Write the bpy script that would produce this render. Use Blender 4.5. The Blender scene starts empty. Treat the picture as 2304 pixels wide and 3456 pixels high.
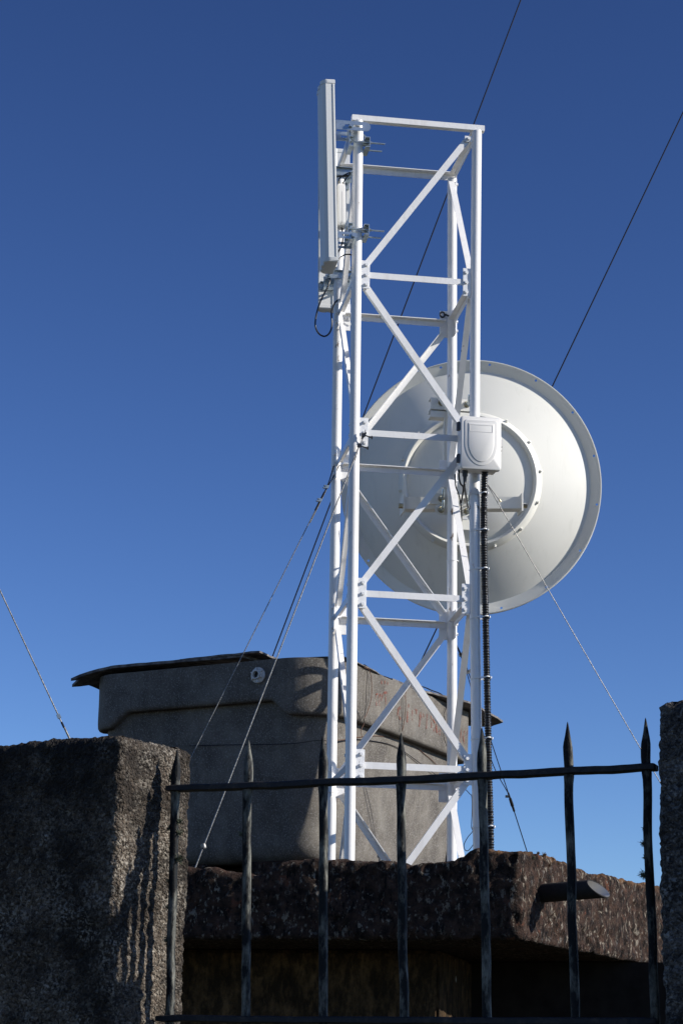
import bpy, bmesh, math, random
from mathutils import Vector, noise
from math import sin, cos, radians, pi
random.seed(7)
SC = bpy.context.scene
COL = SC.collection
V = Vector

# ------------------------------------------------------------------ camera
EYE = V((0, 0, 1.6))
TILT, ROLL, FPX = 0.26530, 0.0209, 7380.2
F_ = V((0, cos(TILT), sin(TILT)))
U0 = V((0, -sin(TILT), cos(TILT)))
R0 = V((1, 0, 0))
R_ = R0 * cos(ROLL) + U0 * sin(ROLL)
U_ = -R0 * sin(ROLL) + U0 * cos(ROLL)
cd = bpy.data.cameras.new('camera')
cam = bpy.data.objects.new('camera', cd)
COL.objects.link(cam)
cd.sensor_fit = 'VERTICAL'
cd.sensor_height = 22.3
cd.lens = FPX / 3456 * 22.3
cd.clip_start = 0.05
cd.clip_end = 5000
from mathutils import Matrix
cam.matrix_world = Matrix(((R_.x, U_.x, -F_.x, EYE.x), (R_.y, U_.y, -F_.y, EYE.y),
                           (R_.z, U_.z, -F_.z, EYE.z), (0, 0, 0, 1)))
SC.camera = cam
SC.render.resolution_x = 682
SC.render.resolution_y = 1024

# ------------------------------------------------------------------ light
SUN_EL, SUN_FI = radians(24.0), radians(14.0)      # sun to the right, a little to the camera's side
SUN = V((cos(SUN_FI) * cos(SUN_EL), -sin(SUN_FI) * cos(SUN_EL), sin(SUN_EL)))
world = bpy.data.worlds.new('World')
SC.world = world
world.use_nodes = True
wn = world.node_tree
wn.nodes.clear()
sky = wn.nodes.new('ShaderNodeTexSky')
sky.sky_type = 'NISHITA'
sky.sun_disc = False
sky.sun_elevation = SUN_EL
sky.sun_rotation = math.atan2(SUN.x, SUN.y)
sky.altitude = 1200
sky.air_density = 1.0
sky.dust_density = 0.0
sky.ozone_density = 3.0
def wnode(t, a, b, mode='MULTIPLY'):
    m = wn.nodes.new('ShaderNodeMix'); m.data_type = 'RGBA'; m.blend_type = mode
    m.inputs[0].default_value = 1.0
    wn.links.new(a, m.inputs[6]); m.inputs[7].default_value = b
    return m.outputs[2]
# clear mountain air seen through a polarised lens: the sky's contrast is raised
gm = wn.nodes.new('ShaderNodeGamma')
gm.inputs['Gamma'].default_value = 1.6
bg = wn.nodes.new('ShaderNodeBackground')
bg.inputs['Strength'].default_value = 0.09
wo = wn.nodes.new('ShaderNodeOutputWorld')
wn.links.new(wnode('', sky.outputs[0], (.1148, .1148, .1148, 1)), gm.inputs['Color'])
wn.links.new(wnode('', gm.outputs[0], (12.8, 11.9, 13.2, 1)), bg.inputs['Color'])
wn.links.new(bg.outputs[0], wo.inputs[0])
ld = bpy.data.lights.new('sun', 'SUN')
ld.energy = 5.0
ld.angle = radians(0.53)
ld.color = (1.0, 0.95, 0.87)
sun = bpy.data.objects.new('sun', ld)
COL.objects.link(sun)
sun.location = SUN * 40
sun.rotation_euler = (-SUN).to_track_quat('-Z', 'Y').to_euler()
SC.view_settings.view_transform = 'Standard'
SC.view_settings.look = 'None'
SC.view_settings.exposure = 0.35
SC.view_settings.gamma = 1.0
SC.render.engine = 'CYCLES'

# ------------------------------------------------------------------ measuring helpers
def ray(px, py):
    return F_ + R_ * ((px - 1152) / FPX) - U_ * ((py - 1728) / FPX)
def P(px, py, y):
    """the point seen at photo pixel (px, py) standing y metres ahead"""
    d = ray(px, py)
    return EYE + d * ((y - EYE.y) / d.y)
def PL(px, py, p0, n):
    d = ray(px, py)
    return EYE + d * ((p0 - EYE).dot(n) / d.dot(n))
def vn(p, s, seed=0.0):
    return noise.noise(V((p[0] * s + seed, p[1] * s + seed * 1.7, p[2] * s - seed)))
def lerp(a, b, t):
    return a + (b - a) * t
def interp(tab, x):
    if x <= tab[0][0]: return tab[0][1]
    for (x0, y0), (x1, y1) in zip(tab, tab[1:]):
        if x <= x1: return y0 + (y1 - y0) * (x - x0) / (x1 - x0)
    return tab[-1][1]

# ------------------------------------------------------------------ materials
class NT:
    def __init__(s, name):
        s.m = bpy.data.materials.new(name)
        s.m.use_nodes = True
        s.t = s.m.node_tree
        s.b = s.t.nodes['Principled BSDF']
        s.tc = s.t.nodes.new('ShaderNodeTexCoord')
    def lk(s, a, b): s.t.links.new(a, b)
    def noise(s, scale, detail=4, rough=0.6, stretch=None, off=0.0):
        n = s.t.nodes.new('ShaderNodeTexNoise')
        n.inputs['Scale'].default_value = scale
        n.inputs['Detail'].default_value = detail
        n.inputs['Roughness'].default_value = rough
        mp = s.t.nodes.new('ShaderNodeMapping')
        mp.inputs['Location'].default_value = (off, off * 1.3, -off)
        if stretch: mp.inputs['Scale'].default_value = stretch
        s.lk(s.tc.outputs['Object'], mp.inputs['Vector'])
        s.lk(mp.outputs[0], n.inputs['Vector'])
        return n.outputs['Fac']
    def voro(s, scale, stretch=None):
        n = s.t.nodes.new('ShaderNodeTexVoronoi')
        n.inputs['Scale'].default_value = scale
        mp = s.t.nodes.new('ShaderNodeMapping')
        if stretch: mp.inputs['Scale'].default_value = stretch
        s.lk(s.tc.outputs['Object'], mp.inputs['Vector'])
        s.lk(mp.outputs[0], n.inputs['Vector'])
        return n.outputs['Distance']
    def ramp(s, fac, stops):
        r = s.t.nodes.new('ShaderNodeValToRGB')
        el = r.color_ramp.elements
        while len(el) < len(stops): el.new(0.5)
        for e, (p, c) in zip(el, stops):
            e.position = p
            e.color = (c, c, c, 1) if not isinstance(c, tuple) else (*c, 1)
        s.lk(fac, r.inputs[0])
        return r.outputs[0]
    def mix(s, fac, a, b, mode='MIX'):
        m = s.t.nodes.new('ShaderNodeMix')
        m.data_type = 'RGBA'; m.blend_type = mode
        def put(v, i):
            if isinstance(v, tuple): m.inputs[i].default_value = (*v, 1)
            elif isinstance(v, float): m.inputs[i].default_value = v if i == 0 else (v, v, v, 1)
            else: s.lk(v, m.inputs[i])
        put(fac, 0); put(a, 6); put(b, 7)
        return m.outputs[2]
    def col(s, c):
        if isinstance(c, tuple): s.b.inputs['Base Color'].default_value = (*c, 1)
        else: s.lk(c, s.b.inputs['Base Color'])
        return s
    def rough(s, r):
        if isinstance(r, float): s.b.inputs['Roughness'].default_value = r
        else: s.lk(r, s.b.inputs['Roughness'])
        return s
    def metal(s, v): s.b.inputs['Metallic'].default_value = v; return s
    def spec(s, v): s.b.inputs['Specular IOR Level'].default_value = v; return s
    def bump(s, h, strength=0.5, dist=0.01):
        b = s.t.nodes.new('ShaderNodeBump')
        b.inputs['Strength'].default_value = strength
        b.inputs['Distance'].default_value = dist
        s.lk(h, b.inputs['Height'])
        s.lk(b.outputs[0], s.b.inputs['Normal'])
        return s

def paint(name, c, chips=0.645, rough=0.32):
    n = NT(name)
    g = n.noise(5, 4, 0.6)
    base = n.mix(n.ramp(g, [(0.35, 0.0), (0.75, 1.0)]), c, tuple(x * 0.93 for x in c))
    ch = n.ramp(n.noise(45, 5, 0.65, (1, 1, 0.28)), [(chips, 0.0), (chips + 0.025, 1.0)])
    gate = n.ramp(n.noise(3.2, 2, 0.5, off=3.0), [(0.45, 0.0), (0.55, 1.0)])
    f = n.mix(1.0, ch, gate, 'MULTIPLY')
    grime = n.ramp(n.noise(16, 5, .7, (1, 1, .12), 9.), [(.52, 0.), (.80, .42)])
    base = n.mix(grime, base, (.50, .46, .40))
    n.col(n.mix(f, base, (0.20, 0.15, 0.11)))
    n.rough(rough).bump(n.noise(90, 3, 0.5), 0.12, 0.004)
    return n.m

M = {}
M['white'] = paint('white_paint', (0.81, 0.80, 0.785))
M['whitebar'] = paint('white_paint_bars', (0.81, 0.80, 0.785), 0.70)
n = NT('plate_paint'); n.col(n.mix(n.ramp(n.noise(60, 5, .7), [(.66, 0.), (.70, 1.)]), (.78, .78, .78), (.42, .40, .38)))
n.rough(.4).bump(n.noise(55, 4, .6), .28, .005); M['plate'] = n.m
n = NT('dish_paint'); n.col(n.mix(n.ramp(n.noise(3, 5, .6), [(.3, 0.), (.8, 1.)]), (.70, .69, .635), (.65, .64, .585)))
n.rough(n.ramp(n.noise(9, 3), [(.3, .46), (.7, .60)])).spec(.4)
n.b.inputs['Base Color'].links[0].from_node; base_ = n.b.inputs['Base Color'].links[0].from_socket
n.col(n.mix(n.ramp(n.noise(26, 5, .7, (1, 1, .10), 5.), [(.56, 0.), (.80, .30)]), base_, (.40, .385, .33)))
M['dish'] = n.m
n = NT('radome_plastic'); n.col(n.mix(n.ramp(n.noise(6, 4, .6, (1, 1, .3)), [(.4, 0.), (.8, 1.)]), (.68, .685, .67), (.63, .635, .62)))
n.rough(.38); M['radome'] = n.m
n = NT('grey_white_plastic'); n.col(n.mix(n.ramp(n.noise(8, 4), [(.4, 0.), (.8, 1.)]), (.70, .685, .655), (.65, .635, .61)))
n.rough(.42).bump(n.noise(260, 2), .05, .002); M['box'] = n.m
n = NT('galvanised_steel'); n.col(n.ramp(n.noise(30, 3, .6), [(.3, (.36, .42, .45)), (.7, (.52, .58, .60))])).metal(.72)
n.rough(n.ramp(n.noise(50, 3), [(.3, .26), (.7, .36)])); M['galv'] = n.m
n = NT('yellow_zinc'); n.col(n.ramp(n.noise(60, 3, .6), [(.35, (.36, .29, .16)), (.7, (.60, .55, .42))])).metal(1.0).rough(.3); M['zinc'] = n.m
n = NT('black_plastic'); n.col((.012, .012, .013)).rough(.32); M['black'] = n.m
n = NT('grey_plastic'); n.col((.045, .045, .05)).rough(.5); M['grey'] = n.m
n = NT('white_nylon'); n.col((.72, .72, .70)).rough(.4); M['nylon'] = n.m
n = NT('steel_cable'); n.col(n.ramp(n.noise(240, 2, .5), [(.35, (.09, .09, .09)), (.65, (.34, .33, .31))])).metal(.55).rough(.42); M['steel'] = n.m
n = NT('dark_cable'); n.col((.008, .008, .014)).rough(.7).spec(.15); M['dark'] = n.m
n = NT('blue_plastic'); n.col((.03, .16, .6)).rough(.35); M['blue'] = n.m
n = NT('rusty_wire'); n.col(n.ramp(n.noise(120, 3), [(.35, (.05, .022, .014)), (.7, (.17, .075, .04))])).rough(.8); M['rust'] = n.m
n = NT('sticker_paper'); n.col(n.mix(n.ramp(n.voro(260, (1, 1, 2)), [(.20, 1.0), (.28, 0.)]), (.62, .63, .63), (.16, .18, .38))).rough(.5); M['sticker'] = n.m

# weathered iron
n = NT('weathered_iron')
a = n.noise(38, 5, .7, (1, 1, .35)); b2 = n.noise(150, 4, .7, off=4.)
c = n.mix(n.ramp(a, [(.46, 0.), (.66, 1.)]), (.008, .009, .010), (.18, .18, .155))
c = n.mix(n.ramp(b2, [(.60, 0.), (.70, 1.)]), c, (.05, .036, .025))
n.col(c).rough(.75).spec(.2).bump(n.mix(.5, a, b2), .8, .004); M['iron'] = n.m
n = NT('rail_iron')
a = n.noise(45, 5, .7)
n.col(n.mix(n.ramp(a, [(.5, 0.), (.72, 1.)]), (.012, .013, .017), (.05, .042, .035))).rough(.6).spec(.3).bump(a, .7, .004); M['railiron'] = n.m
n = NT('lichen'); n.col(n.ramp(n.noise(200, 3), [(.35, (.04, .05, .03)), (.7, (.16, .17, .11))])).rough(.9); M['lichen'] = n.m
n = NT('dry_moss'); n.col(n.ramp(n.noise(120, 3), [(.35, (.07, .045, .015)), (.7, (.24, .13, .05))])).rough(.95); M['moss'] = n.m

# coarse pebbly concrete of the gate pillars
def pebbly(name, dark, mid, pale, seed, moss=None):
    n = NT(name)
    def cells(scale, off):
        v = n.t.nodes.new('ShaderNodeTexVoronoi'); v.inputs['Scale'].default_value = scale
        mp = n.t.nodes.new('ShaderNodeMapping'); mp.inputs['Location'].default_value = (off, off, off)
        mx = n.t.nodes.new('ShaderNodeMix'); mx.data_type = 'VECTOR'; mx.inputs[0].default_value = .012
        nz = n.t.nodes.new('ShaderNodeTexNoise'); nz.inputs['Scale'].default_value = 60
        n.lk(n.tc.outputs['Object'], mp.inputs['Vector']); n.lk(mp.outputs[0], nz.inputs['Vector'])
        n.lk(mp.outputs[0], mx.inputs[4]); n.lk(nz.outputs['Color'], mx.inputs[5]); n.lk(mx.outputs[1], v.inputs['Vector'])
        sp = n.t.nodes.new('ShaderNodeSeparateColor'); n.lk(v.outputs['Color'], sp.inputs[0])
        return v.outputs['Distance'], sp.outputs[0]
    d1, r1 = cells(175, seed); d2, r2 = cells(380, seed + 3)
    pt = n.noise(7, 5, .65, off=seed + 5)
    c = n.ramp(r1, [(.05, dark), (.55, mid), (.90, tuple(x * 1.35 for x in mid)), (.99, pale)])
    c = n.mix(.32, c, n.ramp(r2, [(.15, dark), (.7, mid), (.98, pale)]))
    c = n.mix(n.ramp(pt, [(.38, .85), (.60, 0.0)]), c, tuple(x * .45 for x in dark))
    lch = n.mix(1.0, n.ramp(n.noise(150, 4, .7, off=seed + 2), [(.49, 0.), (.60, 1.)]), n.ramp(n.noise(11, 4, .6, off=seed + 8), [(.46, 0.), (.62, .8)]), 'MULTIPLY')
    c = n.mix(lch, c, pale)
    if moss:      # black moss creeping down the outer face from the top
        sx = n.t.nodes.new('ShaderNodeSeparateXYZ'); n.lk(n.tc.outputs['Object'], sx.inputs[0])
        zn = n.t.nodes.new('ShaderNodeMath'); zn.operation = 'MULTIPLY_ADD'
        n.lk(n.noise(9, 5, .7, off=71.), zn.inputs[0]); zn.inputs[1].default_value = .55; n.lk(sx.outputs[2], zn.inputs[2])
        mz = n.t.nodes.new('ShaderNodeMapRange'); mz.inputs[1].default_value = moss; mz.inputs[2].default_value = moss + .16; n.lk(zn.outputs[0], mz.inputs[0])
        mxx = n.t.nodes.new('ShaderNodeMapRange'); mxx.inputs[1].default_value = -.015; mxx.inputs[2].default_value = -.06; n.lk(sx.outputs[0], mxx.inputs[0])
        k = n.mix(1.0, mz.outputs[0], mxx.outputs[0], 'MULTIPLY')
        c = n.mix(n.mix(1.0, k, .88, 'MULTIPLY'), c, (.012, .010, .009))
    n.col(c).rough(.9).spec(.3)
    h = n.mix(.45, n.ramp(d1, [(0., 1.), (.75, 0.)]), n.noise(190, 5, .75))
    n.bump(h, 1.0, .012)
    return n.m
M['pillar'] = pebbly('pebbly_concrete', (.022, .016, .012), (.130, .100, .073), (.40, .36, .30), 0., 2.35)
M['pillar2'] = pebbly('lichened_concrete', (.016, .015, .016), (.105, .096, .088), (.36, .35, .33), 11.)

# black stained roof slab
n = NT('stained_slab_concrete')
g1 = n.noise(26, 5, .65); g2 = n.noise(58, 5, .65, (1, 1, .55), 3.); pt = n.noise(5, 3, .6, off=8.)
c = n.mix(n.ramp(g1, [(.35, 0.), (.68, 1.)]), (.011, .008, .007), (.078, .045, .032))
c = n.mix(n.ramp(n.noise(12, 4, .6, off=21.), [(.64, 0.), (.70, .7)]), c, (.15, .058, .034))
c = n.mix(n.mix(1.0, n.ramp(g2, [(.57, 0.), (.62, 1.)]), n.ramp(pt, [(.34, .15), (.56, 1.)]), 'MULTIPLY'), c, (.26, .225, .18))
c = n.mix(n.ramp(n.noise(34, 5, .7, off=41.), [(.59, 0.), (.66, .5)]), c, (.13, .125, .12))
pits = n.ramp(n.noise(50, 5, .7, (1, 1, .38), 31.), [(.37, 1.), (.43, 0.)])
c = n.mix(pits, c, (.006, .005, .005))
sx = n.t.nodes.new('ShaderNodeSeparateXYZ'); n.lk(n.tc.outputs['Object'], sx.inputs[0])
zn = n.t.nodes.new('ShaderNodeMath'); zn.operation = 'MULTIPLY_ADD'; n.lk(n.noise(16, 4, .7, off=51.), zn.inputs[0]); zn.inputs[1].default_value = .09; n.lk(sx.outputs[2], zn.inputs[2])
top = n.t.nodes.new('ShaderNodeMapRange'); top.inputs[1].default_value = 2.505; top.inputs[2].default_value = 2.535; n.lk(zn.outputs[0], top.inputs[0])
c = n.mix(n.mix(1.0, top.outputs[0], n.ramp(n.noise(7, 3, .6, off=61.), [(.40, 0.), (.54, 1.)]), 'MULTIPLY'), c, (.28, .15, .07))  # orange painted into the colour along the top edge, for a sunlit look
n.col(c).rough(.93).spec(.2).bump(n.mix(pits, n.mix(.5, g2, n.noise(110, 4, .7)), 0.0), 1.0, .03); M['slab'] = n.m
n = NT('ochre_plaster')
g1 = n.noise(14, 5, .65, (1, 1, .6))
c = n.mix(n.ramp(g1, [(.35, 0.), (.7, 1.)]), (.045, .027, .012), (.165, .100, .048))
c = n.mix(n.ramp(n.noise(6, 2, .4, off=6.), [(.70, 0.), (.72, 1.)]), c, (.5, .48, .42))
c = n.mix(n.ramp(n.noise(30, 5, .7, (1, 1, .4), 3.), [(.44, .8), (.60, 0.)]), c, (.014, .010, .006))
n.col(c).rough(.95).spec(.2).bump(n.noise(40, 5, .6), 1.0, .03); M['ochre'] = n.m
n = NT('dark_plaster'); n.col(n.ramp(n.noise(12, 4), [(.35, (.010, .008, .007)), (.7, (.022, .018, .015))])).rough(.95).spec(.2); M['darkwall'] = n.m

# fibre cement tank
n = NT('fibre_cement')
g1 = n.noise(7, 5, .6); g2 = n.noise(215, 2, .5, (1, 1, .8), 2.)
g3 = n.noise(28, 4, .6, (1, 1, .5), 7.)
c = n.mix(n.ramp(g1, [(.32, 0.), (.70, 1.)]), (.076, .067, .057), (.172, .155, .132))
c = n.mix(n.ramp(g3, [(.40, 0.), (.75, .55)]), c, (.07, .062, .058))
c = n.mix(n.ramp(n.noise(22, 4, .6, (1, 1, .06), 13.), [(.50, 0.), (.72, .5)]), c, (.055, .048, .042))
c = n.mix(n.ramp(n.noise(4, 5, .65, off=17.), [(.52, 0.), (.70, .45)]), c, (.20, .19, .17))
c = n.mix(n.ramp(g2, [(.54, 0.), (.68, .8)]), c, (.25, .24, .222))
n.col(c).rough(.85).spec(.3).bump(n.noise(130, 4, .6), .35, .004); M['tank'] = n.m
n = NT('old_cover_sheet')
c = n.ramp(n.noise(24, 5, .65), [(.35, (.06, .056, .058)), (.70, (.24, .225, .215))])
n.col(c).rough(.9).spec(.2).bump(n.noise(60, 4), .5, .006); M['sheet'] = n.m
n = NT('faded_red_paint')
n.col((.24, .085, .062)).rough(.9)
tr = n.t.nodes.new('ShaderNodeBsdfTransparent'); mx = n.t.nodes.new('ShaderNodeMixShader')
n.lk(n.ramp(n.noise(70, 4, .7, (1, 1, .4)), [(.42, 0.0), (.62, .62)]), mx.inputs[0])
n.lk(tr.outputs[0], mx.inputs[1]); n.lk(n.b.outputs[0], mx.inputs[2])
n.lk(mx.outputs[0], n.t.nodes['Material Output'].inputs[0]); M['redpaint'] = n.m
n = NT('pvc_fitting'); n.col((.55, .54, .52)).rough(.5); M['pvc'] = n.m
n = NT('stained_pipe'); n.col(n.ramp(n.noise(40, 5, .65), [(.45, (.007, .006, .006)), (.75, (.020, .015, .013))])).rough(.8); M['pipe'] = n.m
n = NT('grass_ground'); n.col(n.ramp(n.noise(.6, 6, .65), [(.35, (.022, .028, .012)), (.7, (.05, .05, .026))])).rough(.95); M['ground'] = n.m

# ------------------------------------------------------------------ mesh helpers
class MB:
    def __init__(s): s.v = []; s.f = []
    def add(s, vs, fs):
        o = len(s.v); s.v += [V(p) for p in vs]; s.f += [tuple(i + o for i in f) for f in fs]; return s
    def box(s, c, ax, ay, az):
        """box by centre and three half-extent vectors"""
        c = V(c); vs = [c + ax * i + ay * j + az * k for k in (-1, 1) for j in (-1, 1) for i in (-1, 1)]
        fs = [(0, 2, 3, 1), (4, 5, 7, 6), (0, 1, 5, 4), (2, 6, 7, 3), (0, 4, 6, 2), (1, 3, 7, 5)]
        if ax.cross(ay).dot(az) < 0: fs = [f[::-1] for f in fs]
        return s.add(vs, fs)
    def ring_sweep(s, rings, cap=True):
        n = len(rings[0]); vs = [p for r in rings for p in r]; fs = []
        for k in range(len(rings) - 1):
            for i in range(n):
                j = (i + 1) % n
                fs.append((k * n + i, k * n + j, (k + 1) * n + j, (k + 1) * n + i))
        if cap:
            fs.append(tuple(range(n))[::-1]); fs.append(tuple((len(rings) - 1) * n + i for i in range(n)))
        return s.add(vs, fs)
    def tube(s, path, r, seg=10, cap=True):
        path = [V(p) for p in path]; rings = []
        rr = r if isinstance(r, (list, tuple)) else [r] * len(path)
        t = (path[1] - path[0]).normalized()
        up = V((0, 0, 1)) if abs(t.z) < .9 else V((1, 0, 0))
        a = t.cross(up).normalized()
        for i, p in enumerate(path):
            t = (path[min(i + 1, len(path) - 1)] - path[max(i - 1, 0)]).normalized()
            a = (a - t * a.dot(t)).normalized(); b = t.cross(a)
            rings.append([p + (a * cos(2 * pi * k / seg) + b * sin(2 * pi * k / seg)) * rr[i] for k in range(seg)])
        return s.ring_sweep(rings, cap)
    def prism(s, poly, ext):
        """closed polygon (3-D points) pushed along ext"""
        poly = [V(p) for p in poly]; nrm = V((0, 0, 0))
        for i in range(len(poly)): nrm += poly[i].cross(poly[(i + 1) % len(poly)])
        if nrm.dot(ext) < 0: poly = poly[::-1]
        return s.ring_sweep([poly, [p + ext for p in poly]])
    def lathe(s, prof, c, ax, seg=64, closed=False):
        """prof: (radius, distance along ax)"""
        ax = ax.normalized(); h = V((0, 0, 1)) if abs(ax.z) < .9 else V((1, 0, 0))
        a = ax.cross(h).normalized(); b = ax.cross(a); rings = []
        for (r, t) in prof:
            rings.append([c + ax * t + (a * cos(2 * pi * k / seg) + b * sin(2 * pi * k / seg)) * r for k in range(seg)])
        n = seg; fs = []; m = len(rings)
        for k in range(m if closed else m - 1):
            for i in range(n):
                j = (i + 1) % n; k2 = (k + 1) % m
                fs.append((k * n + i, k * n + j, k2 * n + j, k2 * n + i))
        return s.add([p for r in rings for p in r], fs)
    def build(s, name, mat, parent=None, origin=None, smooth=38, bevel=0):
        me = bpy.data.meshes.new(name)
        o = V((0, 0, 0))
        if parent is not None:
            q = parent
            while q is not None: o = o + q.location; q = q.parent
        elif origin is not None: o = V(origin)
        me.from_pydata([tuple(p - o) for p in s.v], [], s.f)
        bm = bmesh.new(); bm.from_mesh(me)
        bmesh.ops.remove_doubles(bm, verts=bm.verts, dist=1e-6)
        bmesh.ops.recalc_face_normals(bm, faces=bm.faces)
        if bevel:
            es = [e for e in bm.edges if len(e.link_faces) == 2 and e.calc_face_angle(0) > 0.7]
            bmesh.ops.bevel(bm, geom=es, offset=bevel, segments=2, affect='EDGES', clamp_overlap=True)
        bm.to_mesh(me); bm.free()
        me.materials.append(mat if not isinstance(mat, str) else M[mat])
        if smooth:
            me.shade_smooth(); me.set_sharp_from_angle(angle=radians(smooth))
        ob = bpy.data.objects.new(name, me); COL.objects.link(ob)
        if parent is not None: ob.parent = parent
        elif origin is not None: ob.location = o
        return ob
def tag(o, label, cat, group=None, kind=None):
    if label: o['label'] = label
    if cat: o['category'] = cat
    if group: o['group'] = group
    if kind: o['kind'] = kind
    return o
def thing(name, label, cat, loc, group=None):
    o = bpy.data.objects.new(name, None); COL.objects.link(o); o.location = V(loc); o.empty_display_size = .1
    bpy.context.view_layer.update()
    return tag(o, label, cat, group)
def smooth_path(pts, n=8):
    """Catmull-Rom through the points"""
    pts = [V(p) for p in pts]; q = [pts[0] * 2 - pts[1]] + pts + [pts[-1] * 2 - pts[-2]]; out = []
    for i in range(1, len(q) - 2):
        for k in range(n):
            t = k / n
            out.append(.5 * ((2 * q[i]) + (q[i + 1] - q[i - 1]) * t + (2 * q[i - 1] - 5 * q[i] + 4 * q[i + 1] - q[i + 2]) * t * t
                             + (3 * q[i] - q[i - 1] - 3 * q[i + 1] + q[i + 2]) * t ** 3))
    return out + [pts[-1]]
def hexbolt(mb, c, ax, r, h):
    ax = ax.normalized(); u = ax.cross(V((0, 0, 1)) if abs(ax.z) < .9 else V((1, 0, 0))).normalized(); w = ax.cross(u)
    a0 = random.random()
    mb.prism([V(c) + (u * cos(a0 + k * pi / 3) + w * sin(a0 + k * pi / 3)) * r for k in range(6)], ax * h)
Z = V((0, 0, 1))
def rounded(poly, r, step):
    """2-D convex polygon (counter-clockwise) with rounded corners sampled at step -> [(point, outward normal)]"""
    n = len(poly); out = []
    for i in range(n):
        p0, p1, p2 = V(poly[i - 1]), V(poly[i]), V(poly[(i + 1) % n])
        rr = r[i] if isinstance(r, (list, tuple)) else r
        d0 = (p1 - p0).normalized(); d1 = (p2 - p1).normalized()
        ang = math.acos(max(-1, min(1, d0.dot(d1)))); cut = rr * math.tan(ang / 2)
        n0 = V((d0.y, -d0.x)); n1 = V((d1.y, -d1.x))
        ctr = p1 - d0 * cut - n0 * rr
        k = max(3, int(rr * ang / step) + 1)
        for j in range(k + 1):
            t = j / k; nn = (n0 * (sin((1 - t) * ang)) + n1 * sin(t * ang)) / sin(ang)
            out.append((ctr + nn * rr, nn.normalized()))
        rn = r[(i + 1) % n] if isinstance(r, (list, tuple)) else r
        p3 = V(poly[(i + 2) % n]); d2 = (p3 - p2).normalized()
        cut2 = rn * math.tan(math.acos(max(-1, min(1, d1.dot(d2)))) / 2)
        a, b = p1 + d1 * cut, p2 - d1 * cut2
        L = (b - a).length; k = max(1, int(L / step))
        for j in range(1, k): out.append((a.lerp(b, j / k), n1))
    return out
def rough_block(poly, zlow, zvis, ztop, step, er, amp, corner=.02, bot_round=0.0, seed=0., bottom=False, low=None):
    """weathered concrete block; ztop(x, y) gives the height of the top, amp(p) the displacement"""
    ol = rounded(poly, corner, step); mb = MB(); cx = sum(p.x for p, _ in ol) / len(ol); cy = sum(p.y for p, _ in ol) / len(ol)
    rows = []
    if not bottom: rows.append(('z', zlow, 0.0))
    nz = None
    tops = [ztop(p.x, p.y) for p, _ in ol]; zt = sum(tops) / len(tops)
    nr = max(2, int((zt - zvis) / step))
    rings = []
    if not bottom: rings.append([V((p.x, p.y, zlow)) for p, _ in ol])
    def disp(q, nn): return q + nn * amp(q)
    if bottom:
        for fr in (.75, .35, .12): rings.append([V((lerp(p.x, cx, fr), lerp(p.y, cy, fr), zvis)) for p, _ in ol])
        rings.append([disp(V((p.x - m.x * er, p.y - m.y * er, zvis)), V((0, 0, -.5))) for p, m in ol])
        rings.append([disp(V((p.x - m.x * er * .3, p.y - m.y * er * .3, zvis + er * .3)), V((m.x * .7, m.y * .7, -.7))) for p, m in ol])
    for k in range(nr + 1):
        ring = []
        for (p, m), t in zip(ol, tops):
            z = lerp(zvis + (er if bottom else 0), t - er, k / nr)
            ring.append(disp(V((p.x, p.y, z)), V((m.x, m.y, 0))))
        rings.append(ring)
    for a in (25, 50, 75, 90):
        ca, sa = cos(radians(a)), sin(radians(a)); ring = []
        for (p, m), t in zip(ol, tops):
            q = V((p.x - m.x * er * (1 - ca), p.y - m.y * er * (1 - ca), t - er * (1 - sa)))
            ring.append(disp(q, V((m.x * ca, m.y * ca, sa))))
        rings.append(ring)
    for ins in (er + step * 1.5, er + step * 3.5, er + step * 7):
        ring = []
        for p, m in ol:
            x, y = p.x - m.x * ins, p.y - m.y * ins
            ring.append(disp(V((x, y, ztop(x, y))), Z))
        rings.append(ring)
    for fr in (.45, .8):
        ring = []
        for p, m in ol:
            x, y = lerp(p.x, cx, fr), lerp(p.y, cy, fr); ring.append(disp(V((x, y, ztop(x, y))), Z))
        rings.append(ring)
    mb.ring_sweep(rings)
    return mb

# ------------------------------------------------------------------ ground
g = MB(); g.add([(-1500, -1500, 0), (1500, -1500, 0), (1500, 1500, 0), (-1500, 1500, 0)], [(0, 1, 2, 3)])
tag(g.build('ground', 'ground', origin=(0, 0, 0), smooth=0), 'rough grassy ground around the hut', None, kind='structure')

# ------------------------------------------------------------------ gate pillars
def amp_pebble(a, seed):
    def f(p):
        return a * (1.0 * vn(p, 11, seed) + .75 * vn(p, 42, seed + 3) + .70 * vn(p, 105, seed + 7) + .55 * vn(p, 180, seed + 1))
    return f
LC = P(404, 2700, 4.20); lc = V((LC.x, LC.y))
LF = V((-cos(radians(27)), sin(radians(27)))); LR = V((cos(radians(52)), sin(radians(52))))
LFACE_N = V((LR.y, -LR.x, 0))                       # outward normal of the sunlit face
wlen = .212
lp = [lc, lc + LR * wlen, lc + LR * wlen + LF * .46, lc + LF * .46]
lz = 1.6 + .683
def ltop(x, y):
    s = (V((x, y)) - lc).dot(LF)
    return lz + .006 - max(0, -(s - .03)) * .12 - max(0, s) * .03
mb = rough_block([tuple(p) for p in lp], 0, 1.6, ltop, .0048, .018, amp_pebble(.0052, 2.), corner=.016)
pl = mb.build('gate_pillar', 'pillar', origin=(lc.x, lc.y, 0), smooth=180)
tag(pl, 'broad rough concrete pillar with sunlit side face, left of the spiked railing', 'pillar')

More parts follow.
